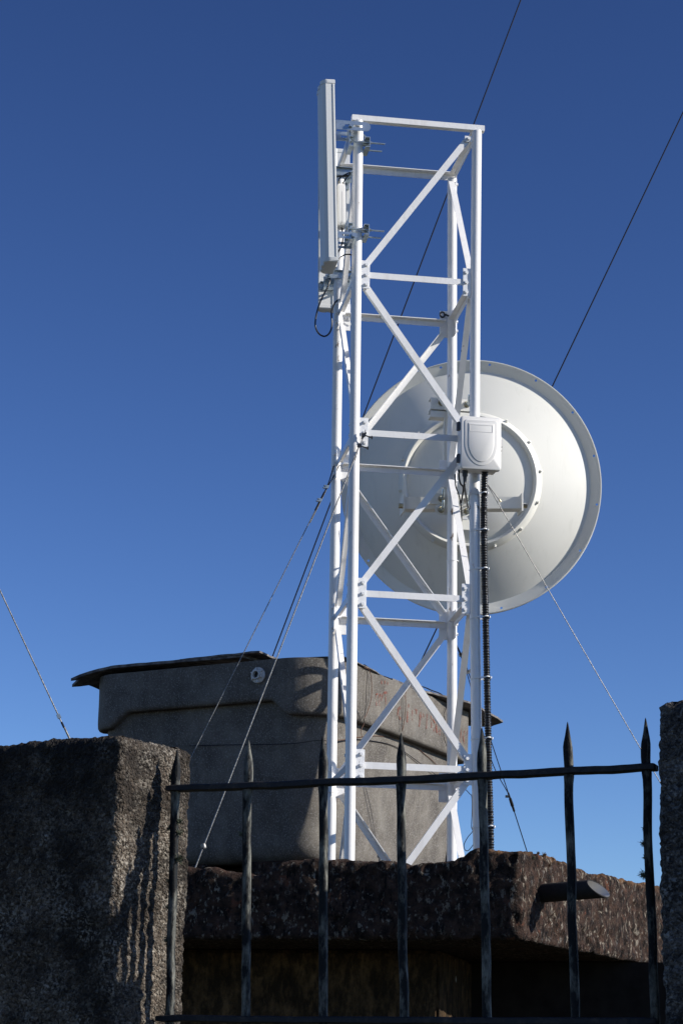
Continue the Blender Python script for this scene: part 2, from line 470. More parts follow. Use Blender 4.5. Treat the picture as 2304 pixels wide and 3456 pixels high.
# fence frame
FA = radians(22.5); UF = V((cos(FA), -sin(FA), 0)); NF = V((-sin(FA), -cos(FA), 0)); VF = -NF
F0 = PL(572, 2662, V((lc.x, lc.y, 0)), LFACE_N) + NF * .027     # where the top rail meets the pillar
def FP(px, py): return PL(px, py, F0, NF)

RC = FP(2226, 2700) + NF * .10; rc = V((RC.x, RC.y)); uf2 = V((UF.x, UF.y)); vf2 = V((VF.x, VF.y))
rc = rc + uf2 * .022
rp = [rc, rc + uf2 * .42, rc + uf2 * .42 + vf2 * .232, rc + vf2 * .232]
rz = P(2250, 2372, RC.y).z
def rtop(x, y): return rz + .02 * max(0., (V((x, y)) - rc).dot(uf2)) / .1 * .5
mb = rough_block([tuple(p) for p in rp], 0, 1.6, rtop, .0055, .016, amp_pebble(.0058, 9.), corner=.014)
pr = mb.build('gate_pillar', 'pillar2', origin=(rc.x, rc.y, 0), smooth=180)
tag(pr, 'narrow slice of shaded grey concrete pillar, right of the spiked railing', 'pillar')

# ------------------------------------------------------------------ iron railing
fence = thing('iron_railing', 'old black iron railing with spear tipped bars between the two concrete pillars', 'railing', (F0.x, F0.y, .05))
def hammered(path, wx, wy, seed, sc, jit=.0012):
    """square bar along path with per-ring half widths, hammered"""
    rings = []
    for i, p in enumerate(path):
        s = sc[i]; w = 1 + .06 * noise.noise(V((seed, i * .35, 0))); h = 1 + .06 * noise.noise(V((0, i * .35, seed)))
        o = UF * jit * noise.noise(V((seed * 3, i * .21, 5))) * 1.6 + NF * jit * noise.noise(V((seed, i * .3, 9)))
        ring = []
        c = .24
        for (a, b) in ((1, -1 + c), (1, 1 - c), (1 - c, 1), (-1 + c, 1), (-1, 1 - c), (-1, -1 + c), (-1 + c, -1), (1 - c, -1)):
            ring.append(p + o + UF * a * wx * w * s + NF * b * wy * h * s)
        rings.append(ring)
    return rings
def rail_y(px): return interp([(560, 2661), (839, 2653), (1090, 2641), (1353, 2633), (1624, 2618), (1913, 2603), (2220, 2588)], px)
rail_top = [(566, 2662), (720, 2658), (839, 2653), (960, 2650), (1090, 2641), (1220, 2638), (1353, 2633), (1490, 2627), (1624, 2618), (1770, 2612), (1913, 2603), (2060, 2598), (2176, 2590), (2216, 2591)]
rail_bot = [(532, 3438), (660, 3437), (830, 3441), (1089, 3443), (1364, 3444), (1640, 3446), (1940, 3447), (2216, 3447)]
for rl in (rail_top, rail_bot):
    pth = smooth_path([FP(x, y) for x, y in rl], 6)
    rings = []
    for i, p in enumerate(pth):
        w = .0063 * (1 + .10 * noise.noise(V((i * .25, 3, 1)))); q = p + Z * .0010 * noise.noise(V((i * .4, 8, 2)))
        e = .75 if i in (0, len(pth) - 1) else 1
        rings.append([q + NF * (.013 * a * e) + Z * (w * b * e) for a, b in ((1, -.7), (1, .7), (.8, 1), (-.8, 1), (-1, .7), (-1, -.7), (-.8, -1), (.8, -1))])
    MB().ring_sweep(rings).build('rail', 'railiron', fence, smooth=40)
BARS = [((597, 2530), (573, 3432)), ((839, 2498), (830, 3437)), ((1090, 2483), (1089, 3440)), ((1353, 2472), (1364, 3440)),
        ((1624, 2457), (1643, 3442)), ((1913, 2436), (1940, 3443)), ((2176, 2422), (2211, 3443))]
for k, (tp, bt) in enumerate(BARS):
    a, b = FP(*tp), FP(*bt); low = a + (b - a) * ((a.z - .05) / (a.z - b.z))
    ry = FP(tp[0], rail_y(tp[0])).z
    zs = []; sc = []
    L = a.z - ry
    for t, w in ((0, .03), (.04, .16), (.15, .36), (.3, .62), (.42, .86), (.52, 1.02), (.66, 1.06), (.8, 1.04), (.93, 1.0), (1.0, 1.1), (1.12, 1.12), (1.25, 1.0)):
        zs.append(a.z - L * t); sc.append(w)
    z = zs[-1]
    while z > 1.62: z -= .018; zs.append(z); sc.append(.97)
    zs.append(.05); sc.append(.97)
    bend = (random.random() - .5) * .004
    path = [a + (low - a) * ((a.z - z) / (a.z - low.z)) + UF * bend * sin(min(1, (a.z - z) / (a.z - b.z)) * pi) for z in zs]
    bar = MB().ring_sweep(hammered(path, .0072, .0072, 3.1 * k + 1, sc)).build('spear_bar', 'iron', fence, smooth=50)
    BARS[k] = (a, b, bar)
# lichen tufts that grow on the bars
def tuft(c, r, n, out, mat='lichen', parent=None):
    mb = MB()
    for i in range(n):
        d = (out * .8 + V((random.uniform(-1, 1), random.uniform(-1, 1), random.uniform(-.8, 1)))).normalized()
        l = r * random.uniform(.5, 1.1); s = d.cross(V((random.random(), random.random(), random.random()))).normalized() * .0009
        s2 = d.cross(s).normalized() * .0009; q = c + V((random.uniform(-1, 1), random.uniform(-1, 1), random.uniform(-1, 1))) * r * .22
        mid = q + d * l * .55 + V((random.uniform(-1, 1), random.uniform(-1, 1), random.uniform(-1, 1))) * l * .12
        mb.ring_sweep([[q - s, q + s, q + s2], [mid - s * .8, mid + s * .8, mid + s2 * .8], [q + d * l - s * .2, q + d * l + s * .2, q + d * l + s2 * .2]])
    return mb
def on_bar(k, f): return BARS[k][0].lerp(BARS[k][1], f)
for k, f, r, side in ((6, .425, .012, -1), (6, .53, .014, -1), (6, .47, .007, -1), (6, .375, .006, -1), (6, .175, .005, -1), (0, .275, .011, 1), (0, .30, .010, -1), (0, .42, .015, 1),
                   (0, .32, .012, 1), (0, .72, .010, -1), (0, .60, .007, -1), (0, .105, .009, -1), (1, .345, .012, -1), (0, .50, .008, -1)):
    c = on_bar(k, f) + UF * side * .008
    tuft(c, r, int(16 + r * 2200), UF * side + NF * .3, 'lichen').build('lichen_tuft', 'lichen', fence, smooth=0)

# ------------------------------------------------------------------ hut with concrete roof slab
SCN = P(1756, 3000, 7.70); sc2 = V((SCN.x, SCN.y))
SLF = V((-cos(radians(15)), sin(radians(15)))); SLR = V((cos(radians(62)), sin(radians(62))))
FN = V((-sin(radians(15)), -cos(radians(15)), 0)); RN = V((SLR.y, -SLR.x, 0)); SC3 = V((sc2.x, sc2.y, 0))
ftab = sorted([((PL(px, py, SC3, FN) - SC3).dot(V((SLF.x, SLF.y, 0))), PL(px, py, SC3, FN).z) for px, py in
    [(300, 2915), (642, 2926), (700, 2924), (760, 2934), (812, 2950), (880, 2952), (925, 2930), (955, 2907), (1100, 2900), (1200, 2899), (1310, 2903), (1340, 2910), (1385, 2918), (1425, 2909),
     (1475, 2902), (1515, 2906), (1540, 2898), (1567, 2893), (1582, 2872), (1600, 2865), (1700, 2865), (1765, 2872)]])
rtab = sorted([((PL(px, py, SC3, RN) - SC3).dot(V((SLR.x, SLR.y, 0))), PL(px, py, SC3, RN).z) for px, py in
    [(1756, 2870), (1813, 2873), (1904, 2910), (1996, 2943), (2115, 2969), (2235, 2993), (2330, 3010)]])
zsl = interp(ftab, .9)
def stop(x, y):
    q = V((x, y)) - sc2
    det = SLF.x * SLR.y - SLF.y * SLR.x
    a = (q.x * SLR.y - q.y * SLR.x) / det; b = (SLF.x * q.y - SLF.y * q.x) / det      # along front, along right
    wf = max(0, 1 - b / .30); wr = max(0, 1 - a / .30)
    zf, zr = interp(ftab, a), interp(rtab, b)
    base = zsl
    s = wf + wr
    if s <= 0: return base
    e = (zf * wf * wf + zr * wr * wr) / (wf * wf + wr * wr)
    return lerp(base, e, min(1, max(wf, wr) * 1.6))
szb = PL(1749, 3172, SC3, FN).z
sp = [sc2, sc2 + SLR * 3.4, sc2 + SLR * 3.4 + SLF * 3.2, sc2 + SLF * 3.2]
hut = thing('concrete_hut', 'low concrete hut with thick black stained roof slab behind the railing', 'building', (sc2.x, sc2.y, 0))
def amp_slab(p):
    d, _ = noise.voronoi(V((p[0] * 22, p[1] * 22, p[2] * 13)))
    pit = max(0, .40 - d[0]) * .055 if vn(p, 6, 30.) > -.15 else 0
    return -pit + .011 * vn(p, 5, 1.) + .008 * vn(p, 17, 4.) + .006 * vn(p, 48, 6.) + .003 * vn(p, 110, 2.)
mb = rough_block([tuple(p) for p in sp], szb, szb, stop, .0105, .016, amp_slab, corner=.02, bottom=True)
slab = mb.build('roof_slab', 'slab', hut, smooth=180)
# walls under the slab
wf0 = SC3 + FN * -.46
SLF3, SLR3 = V((SLF.x, SLF.y, 0)), V((SLR.x, SLR.y, 0))
we = PL(1480, 3300, wf0, FN); we.z = 0
WN = V((cos(radians(15)), -sin(radians(15)), 0))
def wall_mb(a, b, thick, z0, z1, nrm):
    mb = MB(); mb.prism([V((a.x, a.y, z0)), V((b.x, b.y, z0)), V((b.x, b.y, z1)), V((a.x, a.y, z1))], -nrm * thick); return mb
wall_mb(we + SLF3 * 2.4, we, .62, 0, szb - .004, FN).build('front_wall', 'ochre', hut, smooth=0, bevel=.012)
bw = we - FN * .63
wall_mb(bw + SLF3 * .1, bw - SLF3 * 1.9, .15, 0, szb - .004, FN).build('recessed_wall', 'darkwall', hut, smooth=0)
# drain pipe through the slab edge
d0 = PL(1835, 3014, SC3, RN); pd = V((.76, -.65, .02)).normalized()
pa = V((0, 0, 1)); pb = pd.cross(pa).normalized(); pa = pb.cross(pd)
pl_len = .262; R1, R2 = .0335, .0300
mb = MB(); sg = 28; r_out = []; r_in = []; r_base = []; r_bin = []
for k in range(sg):
    th = 2 * pi * k / sg; dv = pa * cos(th) + pb * sin(th)
    cut = pl_len - .030 - .034 * cos(th) - .010 * sin(th)          # mouth sawn off aslant, longer below
    r_out.append(d0 + dv * R1 + pd * cut); r_in.append(d0 + dv * R2 + pd * cut)
    r_base.append(d0 + dv * R1 - pd * .06); r_bin.append(d0 + dv * R2 - pd * .06)
mb.ring_sweep([r_base, r_out, r_in, r_bin], cap=False)
dp = mb.build('drain_pipe', 'pipe', hut, smooth=40)
mb = MB(); mb.ring_sweep([[d0 + (p - d0) * 1.0 for p in r_in], [p - pd * .16 for p in r_in]], cap=False)
for v in mb.v: pass
inn = MB(); inn.ring_sweep([[q - (q - (d0 + pd * (q - d0).dot(pd))) * .02 for q in r_in], [q - (q - (d0 + pd * (q - d0).dot(pd))) * .02 - pd * .17 for q in r_in]], cap=False)
inn.build('pipe_lining', 'pvc', dp, smooth=40)
# dry moss on the slab corner
for k, (px, py, r) in enumerate([(1835, 2886, .03), (1862, 2900, .028), (1880, 2915, .022), (1815, 2880, .02), (1850, 2920, .03), (1800, 2895, .018), (1925, 2935, .018)]):
    c = PL(px, py, SC3, RN) + RN * .004
    tuft(c - RN * .006, r * .42, 70, RN * .8 + Z * .1).build('moss_tuft', 'moss' if k < 5 else 'lichen', hut, smooth=0)

# ------------------------------------------------------------------ water tank
TA = radians(30)
ta = V((-cos(TA), sin(TA), 0)); tb = V((cos(radians(63.5)), sin(radians(63.5)), 0))       # along the shaded and the sunlit face
T0 = P(1108, 2300, 8.95); T0 = V((T0.x, T0.y, 0))
A_, B_ = 1.222, 1.532
tzb, tzt = 1.6 + .981, 1.6 + 1.818
tank = thing('water_tank', 'big weathered grey fibre cement water tank standing on the hut roof behind the tower', 'water tank', T0 + (ta * A_ + tb * B_) * .5 + Z * tzb)
def TP(a, b, z): return T0 + ta * a + tb * b + Z * z
# local rounded rectangle, (a, b) with outward normals; keep it counter-clockwise in (b, a)
ol = rounded([(0, 0), (B_, 0), (B_, A_), (0, A_)], [.24, .07, .12, .12], .012)        # x = along b, y = along a
def band_z(b, a):
    """lower edge of the upper band; arched up in the middle of each long face"""
    lo = 1.6 + 1.582
    if b < .12: s = a
    elif b > B_ - .12: s = a
    else: return lo + .010 * sin(b / B_ * pi)
    return lo + .066 * (min(1, max(0, (s - .19) / .10)) ** 2 * (3 - 2 * min(1, max(0, (s - .19) / .10)))) * (min(1, max(0, (A_ - .10 - s) / .12)) ** 2 * (3 - 2 * min(1, max(0, (A_ - .10 - s) / .12))))
rings = []
def tring(f):
    r = []
    for p, m in ol:
        ins, z = f(p, m); q = TP(p.y - m.y * ins, p.x - m.x * ins, z)
        w = .0022 * vn(q, 3, 2.) + .0012 * vn(q, 9, 5.)
        r.append(q + (ta * m.y + tb * m.x) * w)
    return r
def low_ins(z, zb): return .046 + (zb - z) * .105
rings.append(tring(lambda p, m: (.30, tzb)))
for a in (0, 30, 60, 90):
    c_, s_ = .06 * (1 - sin(radians(a))), .06 * (1 - cos(radians(a)))
    rings.append(tring(lambda p, m: (low_ins(tzb + s_, band_z(p.x, p.y)) + c_, tzb + s_)))
for k in range(1, 26):
    rings.append(tring(lambda p, m: (low_ins(lerp(tzb + .06, band_z(p.x, p.y), k / 25) if k < 25 else band_z(p.x, p.y), band_z(p.x, p.y)), lerp(tzb + .06, band_z(p.x, p.y), k / 25))))
for dz, ins in ((-.004, .020), (-.002, .008), (.008, .0015)):
    rings.append(tring(lambda p, m: (ins, band_z(p.x, p.y) + dz)))
for k in range(1, 13):
    rings.append(tring(lambda p, m: (-.004 * k / 12, lerp(band_z(p.x, p.y) + .008, tzt, k / 12))))
rings.append(tring(lambda p, m: (.014, tzt + .004)))
rings.append(tring(lambda p, m: (.020, tzt - .02)))
rings.append(tring(lambda p, m: (.06, tzt - .10)))
mb = MB(); mb.ring_sweep(rings)
body = mb.build('tank_body', 'tank', tank, smooth=50)
# overflow fitting on the shaded face
TN_A = V((-ta.y, ta.x, 0)); TN_B = V((tb.y, -tb.x, 0))      # outward normals of shaded (b=0) and sunlit (a=0) faces
fc = PL(874, 2280, TP(0, 0, 3.3), TN_A) + TN_A * .004
mb = MB(); mb.lathe([(.0, .0), (.034, .0), (.034, .006), (.030, .009), (.021, .010), (.019, .026), (.0145, .026), (.0145, -.01)], fc, TN_A, 28)
ft = mb.build('outlet_fitting', 'pvc', tank, smooth=40)
mb = MB()
for k in range(6):
    th = k * pi / 3 + .4; d = ta * cos(th) + Z * sin(th); w = ta * -sin(th) + Z * cos(th)
    mb.box(fc + d * .025 + TN_A * .012, d * .007, w * .0022, TN_A * .005)
mb.build('fitting_rib', 'pvc', ft, smooth=0)
mb = MB(); mb.lathe([(.0, .008), (.0143, .008)], fc, TN_A, 20); mb.build('outlet_hole', 'black', ft, smooth=0)
# faded red brush lettering on the sunlit face
bandp = TP(0.0, 0, 0) + TN_B * .0045
def stroke(pts, w):
    mb = MB()
    pts = [PL(1200 + x / 3.484, 2260 + y / 3.484, bandp, TN_B) for x, y in pts]
    for p, q in zip(pts, pts[1:]):
        d = (q - p).normalized(); s = d.cross(TN_B).normalized() * w / 2
        mb.prism([p - s - d * w * .2, p + s - d * w * .2, q + s + d * w * .2, q - s + d * w * .2], TN_B * .0005)
    mb.build('painted_letter', 'redpaint', tank, smooth=0)
for pts, w in [([(240, 285), (244, 420)], .011), ([(240, 290), (262, 286)], .008), ([(272, 300), (276, 420)], .009), ([(288, 285), (302, 365), (318, 282)], .008), ([(325, 275), (372, 268)], .011), ([(350, 275), (352, 398)], .010),
               ([(305, 135), (303, 165)], .010), ([(340, 135), (338, 165)], .012), ([(375, 150), (376, 172)], .009),
               ([(525, 440), (498, 470), (492, 520), (508, 560), (530, 585)], .014), ([(618, 410), (610, 500), (602, 610)], .015), ([(618, 415), (636, 440)], .012),
               ([(572, 300), (580, 340)], .010), ([(664, 480), (662, 590)], .010), ([(690, 465), (720, 480)], .008), ([(712, 490), (712, 520)], .010),
               ([(752, 505), (756, 580), (746, 665)], .014), ([(768, 505), (774, 560)], .010), ([(790, 520), (800, 555)], .009), ([(838, 530), (828, 690)], .011), ([(884, 545), (890, 680)], .011), ([(905, 580), (930, 630)], .009),
               ([(938, 600), (934, 700), (912, 715)], .014), ([(945, 640), (952, 740)], .011), ([(985, 700), (990, 765)], .013), ([(960, 745), (975, 720), (998, 722)], .009),
               ([(1240, 700), (1228, 860)], .010), ([(1275, 720), (1262, 790), (1275, 870)], .009), ([(1310, 720), (1312, 780)], .007)]:
    stroke(pts, w)
# blocks under the tank
for k, (a, b) in enumerate([(.32, .14), (.72, .14), (.30, 1.0), (.9, 1.0)]):
    c = TP(a, b + .12, lerp(zsl, tzb, .5)); hz = (tzb - zsl) / 2 - .003
    o = MB().box(c, ta * .10, tb * .2, Z * hz).build('support_block', 'slab', origin=c - Z * hz, smooth=0, bevel=.006)
    tag(o, 'dark concrete block on the hut roof holding up the water tank', 'block', 'concrete blocks under the water tank')

# cover sheets lying on the tank
def sheet(poly, zf, thick, label, res=.035, jag=.006, seed=1.):
    """broken flat sheet, poly in tank coordinates (a, b)"""
    pts = []
    for i in range(len(poly)):
        p, q = V(poly[i]), V(poly[(i + 1) % len(poly)]); k = max(1, int((q - p).length / res))
        for j in range(k):
            r = p.lerp(q, j / k)
            pts.append(r + V((noise.noise(V((r.x * 40, r.y * 40, seed))), noise.noise(V((r.x * 40, r.y * 40, seed + 9))))) * jag)
    c = V((sum(p.x for p in pts) / len(pts), sum(p.y for p in pts) / len(pts)))
    top = []; bot = []
    def pt(p, d): return TP(p.x, p.y, zf(p.x, p.y) + d + .003 * noise.noise(V((p.x * 12, p.y * 12, seed))))
    rings = [[pt(c.lerp(p, f), 0) for p in pts] for f in (.25, .6, .85, 1)] + [[pt(c.lerp(p, f), thick) for p in pts] for f in (1, .85, .6, .25)]
    m_ = MB(); m_.ring_sweep(rings)
    o = m_.build('cover_sheet', 'sheet', origin=TP(c.x, c.y, zf(c.x, c.y)), smooth=30)
    return tag(o, label, 'cover sheet', 'broken sheets covering the water tank')
zr = tzt + .006
sheet([(.42, -.006), (.7, -.016), (A_ - .06, -.022), (A_ + .075, -.045), (A_ + .055, -.01), (A_ + .11, .02), (A_ + .07, .09), (A_ + .09, .5), (.34, .55)],
      lambda a, b: zr + .012 - max(0, a - A_ + .16) ** 2 * .85 + .006 * max(0, (a - .3) / .9), .012, 'dark warped sheet with jagged overhanging end, at the left of the tank top', seed=1.)
sheet([(.335, -.012), (.50, -.018), (.74, -.010), (.76, .46), (.36, .50)], lambda a, b: zr + .026 - .010 * (a - .33), .008, 'loose dark sheet lying on top of the other sheets above the round tank outlet', seed=5.)
sheet([(-.012, .10), (.28, .03), (.28, .62), (.02, .62), (-.018, .42)], lambda a, b: zr - .003 + .004 * sin(b * 9), .004, 'thin grey sheet along the front corner of the tank top', seed=3.)
def lid_ab(px, py):
    q = PL(px, py, V((0, 0, zr + .002)), Z) - T0; det = ta.x * tb.y - ta.y * tb.x
    return ((q.x * tb.y - q.y * tb.x) / det, (ta.x * q.y - ta.y * q.x) / det)
sheet([(.02, .66), (.0, .98), lid_ab(1580, 2371), lid_ab(1651, 2408), lid_ab(1697, 2438), lid_ab(1652, 2455), (.5, B_ + .10), (1.2, B_ + .08), (1.2, .60), (.5, .64)],
      lambda a, b: zr + .002 + .003 * sin(a * 7), .009, 'sheet with pointed corner overhanging the far right of the tank top', seed=7.)
# bits on the rim
cc = PL(1453, 2352, TP(.02, 0, 0), TN_B)
mb = MB()
for i in range(5):
    q = cc + tb * (i - 2) * .012 + Z * (.006 - .004 * (i - 2)); mb.box(q, tb.lerp(Z, .2 * random.uniform(-1, 1)) * .009, Z * .006 * random.uniform(.6, 1.3), ta * .02)
tag(mb.build('rubble', 'slab', origin=cc, smooth=0, bevel=.003), 'small dark crumbs of broken sheet on the tank rim', 'rubble')

# wires that tie the covers down
def wire(name, pts, r, mat, label, cat, group=None, n=8, seg=8):
    pth = smooth_path(pts, n) if len(pts) > 2 else [lerp(V(pts[0]), V(pts[1]), i / 24) for i in range(25)]
    o = MB().tube(pth, r, seg).build(name, mat, origin=pts[0], smooth=60)
    return tag(o, label, cat, group)
def onB(x, y, off=.009): return PL(1150 + x / 2.613, 2200 + y / 2.613, bandp + TN_B * off, TN_B)       # on the sunlit face
def onBl(x, y): return PL(1150 + x / 2.613, 2200 + y / 2.613, bandp - TN_B * .05, TN_B)
G = 'wires tying the tank covers down'
wire('tie_wire', [onB(205, 140), onB(240, 150), onB(262, 200), onB(272, 320), onB(265, 420), onB(230, 540), onB(205, 590), onB(200, 640), onB(178, 690), onB(185, 748)], .0016, 'rust', 'rusty wire hanging in a bent line down the tank near the left tower legs', 'wire', G)
wire('tie_wire', [onB(236, 165), onB(225, 290), onB(220, 430), onB(210, 570)], .0012, 'dark', 'thin dark wire hanging straight down the tank beside the bent rusty wire', 'wire', G)
wire('tie_wire', [onB(600, 285), onB(572, 350), onB(570, 480), onB(560, 600), onB(540, 700)], .0016, 'rust', 'rusty wire hanging down the tank through the faded red lettering', 'wire', G)
wire('tie_wire', [onB(545, 300), onB(535, 420), onB(534, 560), onB(540, 700)], .0011, 'dark', 'thin dark wire beside the rusty one that crosses the red lettering', 'wire', G)
wire('tie_wire', [onB(935, 440), onB(925, 500), onB(905, 550), onB(915, 610), onB(905, 740), onB(930, 830)], .0014, 'dark', 'kinked dark wire hanging down the tank beside the right rear tower leg', 'wire', G)
wire('tie_wire', [onBl(-60, 780), onBl(60, 772), onBl(180, 750), onBl(330, 742), onBl(490, 768), onBl(640, 830), onBl(760, 920), onBl(850, 1000)], .0015, 'rust', 'rusty wire sagging across the lower part of the tank', 'wire', G)
wire('tie_wire', [onBl(-60, 800), onBl(120, 772), onBl(280, 786), onBl(440, 820), onBl(570, 890), onBl(700, 985), onBl(830, 1080)], .0017, 'dark', 'black wire sagging below the rusty wire across the tank', 'wire', G)
wire('tie_wire', [PL(x, y, TP(0, 0, 0) - TN_A * .052, TN_A) for x, y in ((1100, 2500), (1060, 2500), (1000, 2508), (900, 2512), (760, 2514), (640, 2517))], .0013, 'dark', 'thin dark wire stretched across the shaded face of the tank', 'wire', G)
wire('tank_cable', [onB(205, 138, .0) + Z * .012, onB(340, 200, -.02), onB(430, 235, -.03), onB(525, 285, -.04), onB(600, 292, -.02), onB(720, 308, -.02), onB(800, 340, -.02), onB(880, 372, -.01), onB(930, 425, .0)], .0028, 'dark', 'black cable lying wavy along the sunlit edge of the tank top', 'cable')
wire('tank_cable', [PL(590 - 0, 2232, TP(0, .05, 0), TN_A), PL(625, 2224, TP(0, .05, 0), TN_A), PL(680, 2219, TP(0, .05, 0), TN_A), PL(735, 2218, TP(0, .05, 0), TN_A), PL(770, 2222, TP(0, .05, 0), TN_A)], .0022, 'dark', 'thin black cable arching over the dark sheet at the left of the tank top', 'cable')

# ------------------------------------------------------------------ lattice tower
CX, CY, YAW, LX, LY = .2572, 8.6724, .1464, -.0070, -.0071
tu = V((cos(YAW), sin(YAW), 0)); tv = V((-sin(YAW), cos(YAW), 0))
LEV = [1.6 + z for z in (3.9781, 3.2862, 2.6121, 1.9507, 1.2720)]
TZ0 = zsl - .03
LR_ = .0208
bendFR = {0: .004, 1: -.004, 2: -.009, 3: -.010, 4: -.003, 5: .006}
def leg_pt(k, z):
    i, j = k
    q = V((CX + LX * (z - 4.1), CY + LY * (z - 4.1), z)) + tu * .25 * i + tv * .25 * j
    if k == (1, -1):
        zz = LEV + [TZ0]
        tab = sorted((zz[m], bendFR[m]) for m in range(6)); q += tu * interp(tab, z)
    return q
FL, FR, BL, BR = (-1, -1), (1, -1), (-1, 1), (1, 1)
tower = thing('lattice_tower', 'white painted square lattice tower of pipes and braces in front of the water tank', 'tower', (CX, CY, TZ0))
for k in (FL, FR, BL, BR):
    zs = [TZ0 + i * (LEV[0] - .012 - TZ0) / 40 for i in range(41)]
    rings_ = [leg_pt(k, z) for z in zs]
    MB().tube(rings_, LR_, 24).build('leg', 'white', tower, smooth=50)
    fp = leg_pt(k, TZ0)
    MB().box(fp + Z * .004, tu * .05, tv * .05, Z * .004).build('foot_plate', 'plate', tower, smooth=0)
W_ = .0262
def angle(p0, p1, nout, up=1, w=W_, t=.0032, flip=1):
    """L-section from p0 to p1 lying in the face with outward normal nout"""
    d = (p1 - p0).normalized(); s = nout.cross(d).normalized()
    if s.z < 0: s = -s
    s = s * up; nn = s.cross(d).normalized()
    if nn.dot(nout) < 0: nn = -nn
    h = w / 2
    prof = [(-h, 0), (h, 0), (h, -w), (h - t, -w), (h - t, -t), (-h, -t)]
    mb = MB(); mb.prism([p0 + s * a + nn * b for a, b in prof], p1 - p0); return mb
FACES = {'front': (FL, FR, -tv), 'right': (FR, BR, tu), 'back': (BR, BL, tv), 'left': (BL, FL, -tu)}
PO = .006      # plate plane outside the leg axis
bolt_cache = None
def add_bolts(plate, spots, nout, r=.0068):
    for c in spots:
        mb = MB(); hexbolt(mb, c, nout, r, .0095); mb.lathe([(.009, .0), (.009, .002), (.0, .002)], c, nout, 14)
        mb.build('bolt', 'plate', plate, smooth=0)
for fname, (ka, kb, nout) in FACES.items():
    for li, z in enumerate(LEV):
        a, b = leg_pt(ka, z), leg_pt(kb, z); d = (b - a).normalized()
        if li == 0:
            # square top frame resting on the legs
            h = .0130; a0 = leg_pt(ka, z); b0 = leg_pt(kb, z)
            if fname in ('front', 'back'):
                p0, p1 = a0 - d * .028, b0 + d * .031
                if fname == 'front': m_ = MB().box((p0 + p1) / 2, (p1 - p0) / 2, nout * .0135, Z * h)
                else: m_ = angle(a0 - d * .022 + nout * .010, b0 + d * .012 + nout * .010, nout, 1, .030)
            else:
                p0, p1 = a0 + d * .0145, b0 - d * .0145
                m_ = angle(p0 + nout * .0125, p1 + nout * .0125, nout, 1, .026)
            m_.build('top_beam', 'whitebar', tower, smooth=0, bevel=.0012 if fname == 'front' else 0)
            continue
        e = .030
        m_ = angle(a + d * e + nout * (PO - .0022), b - d * e + nout * (PO - .0022), nout, 1)
        m_.build('cross_bar', 'whitebar', tower, smooth=0)
        for (q, s) in ((a, 1), (b, -1)):
            w0, w1 = LR_ - .002, .054
            c = q + d * s * (w0 + w1) / 2 + nout * PO
            pm = MB().box(c, d * (w1 - w0) / 2, Z * .061, nout * .002)
            pp = pm.build('gusset_plate', 'plate', tower, smooth=0, bevel=.0012)
            add_bolts(pp, [c + d * s * .004 + Z * dz + nout * .002 for dz in (.042, -.002, -.044)], nout)
    # top gusset lugs
    for (q, s) in ((leg_pt(ka, LEV[0] - .055), 1), (leg_pt(kb, LEV[0] - .055), -1)):
        pass
def diag(face, pan, up, flip=False):
    """brace in panel pan (0 = top); up: +1 rises along the face direction ka->kb"""
    ka, kb, nout = FACES[face]
    z1, z0 = LEV[pan], (LEV[pan + 1] if pan < 4 else LEV[4] - .68)
    zt, zb = z1 - .048, z0 + .046
    if pan == 0: zt = z1 - .052
    A, B = (ka, kb) if up > 0 else (kb, ka)
    p0, p1 = leg_pt(A, zb), leg_pt(B, zt); d = (leg_pt(kb, 2) - leg_pt(ka, 2)).normalized() * (1 if up > 0 else -1)
    p0 = p0 + d * .040; p1 = p1 - d * .040
    off = nout * (PO - .0024 - .0036)
    angle(p0 + off, p1 + off, nout, (-1 if (up < 0) else 1) * (-1 if flip else 1)).build('diagonal_brace', 'whitebar', tower, smooth=0)
    if pan == 0:      # welded lug at the top
        c = p1 + nout * PO
        pp = MB().box(c + d * .012, d * .024, Z * .013, nout * .002).build('gusset_plate', 'plate', tower, smooth=0)
        add_bolts(pp, [c + d * .004 + nout * .002], nout)
# front: / \ / \ /   (ka=FL, kb=FR)
for pan, up in enumerate((1, -1, 1, -1, 1)): diag('front', pan, up)
# back seen from inside: panel2 /, 3 \, 4 /, 5 \   (ka=BR, kb=BL: rising along ka->kb means rising to the left)
for pan, up in ((1, -1), (2, 1), (3, -1), (4, 1)): diag('back', pan, up, pan == 1)
# right: panel1 BR top -> FR bottom, then alternating (ka=FR, kb=BR)
for pan, up in ((0, 1), (1, -1), (2, 1), (3, -1), (4, 1)): diag('right', pan, up)
# left: (ka=BL, kb=FL)
for pan, up in ((0, 1), (1, -1), (2, 1), (3, -1), (4, 1)): diag('left', pan, up)
# black eye clip on the rear right leg
ec = P(1492, 1062, leg_pt(BR, LEV[1]).y - .02)
mb = MB(); tv2 = -tv
ring_ = [ec + (tu * cos(t) * .010 + Z * sin(t) * .012) for t in [2 * pi * k / 16 for k in range(17)]]
mb.tube(ring_, .0042, 8, cap=False); mb.tube([ec + tu * .008 + Z * .004, ec + tu * .028 - Z * .004], .004, 8)
tag(mb.build('wire_thimble', 'black', origin=ec, smooth=50), 'small black eye clip hooked at the upper rear right leg', 'clip')

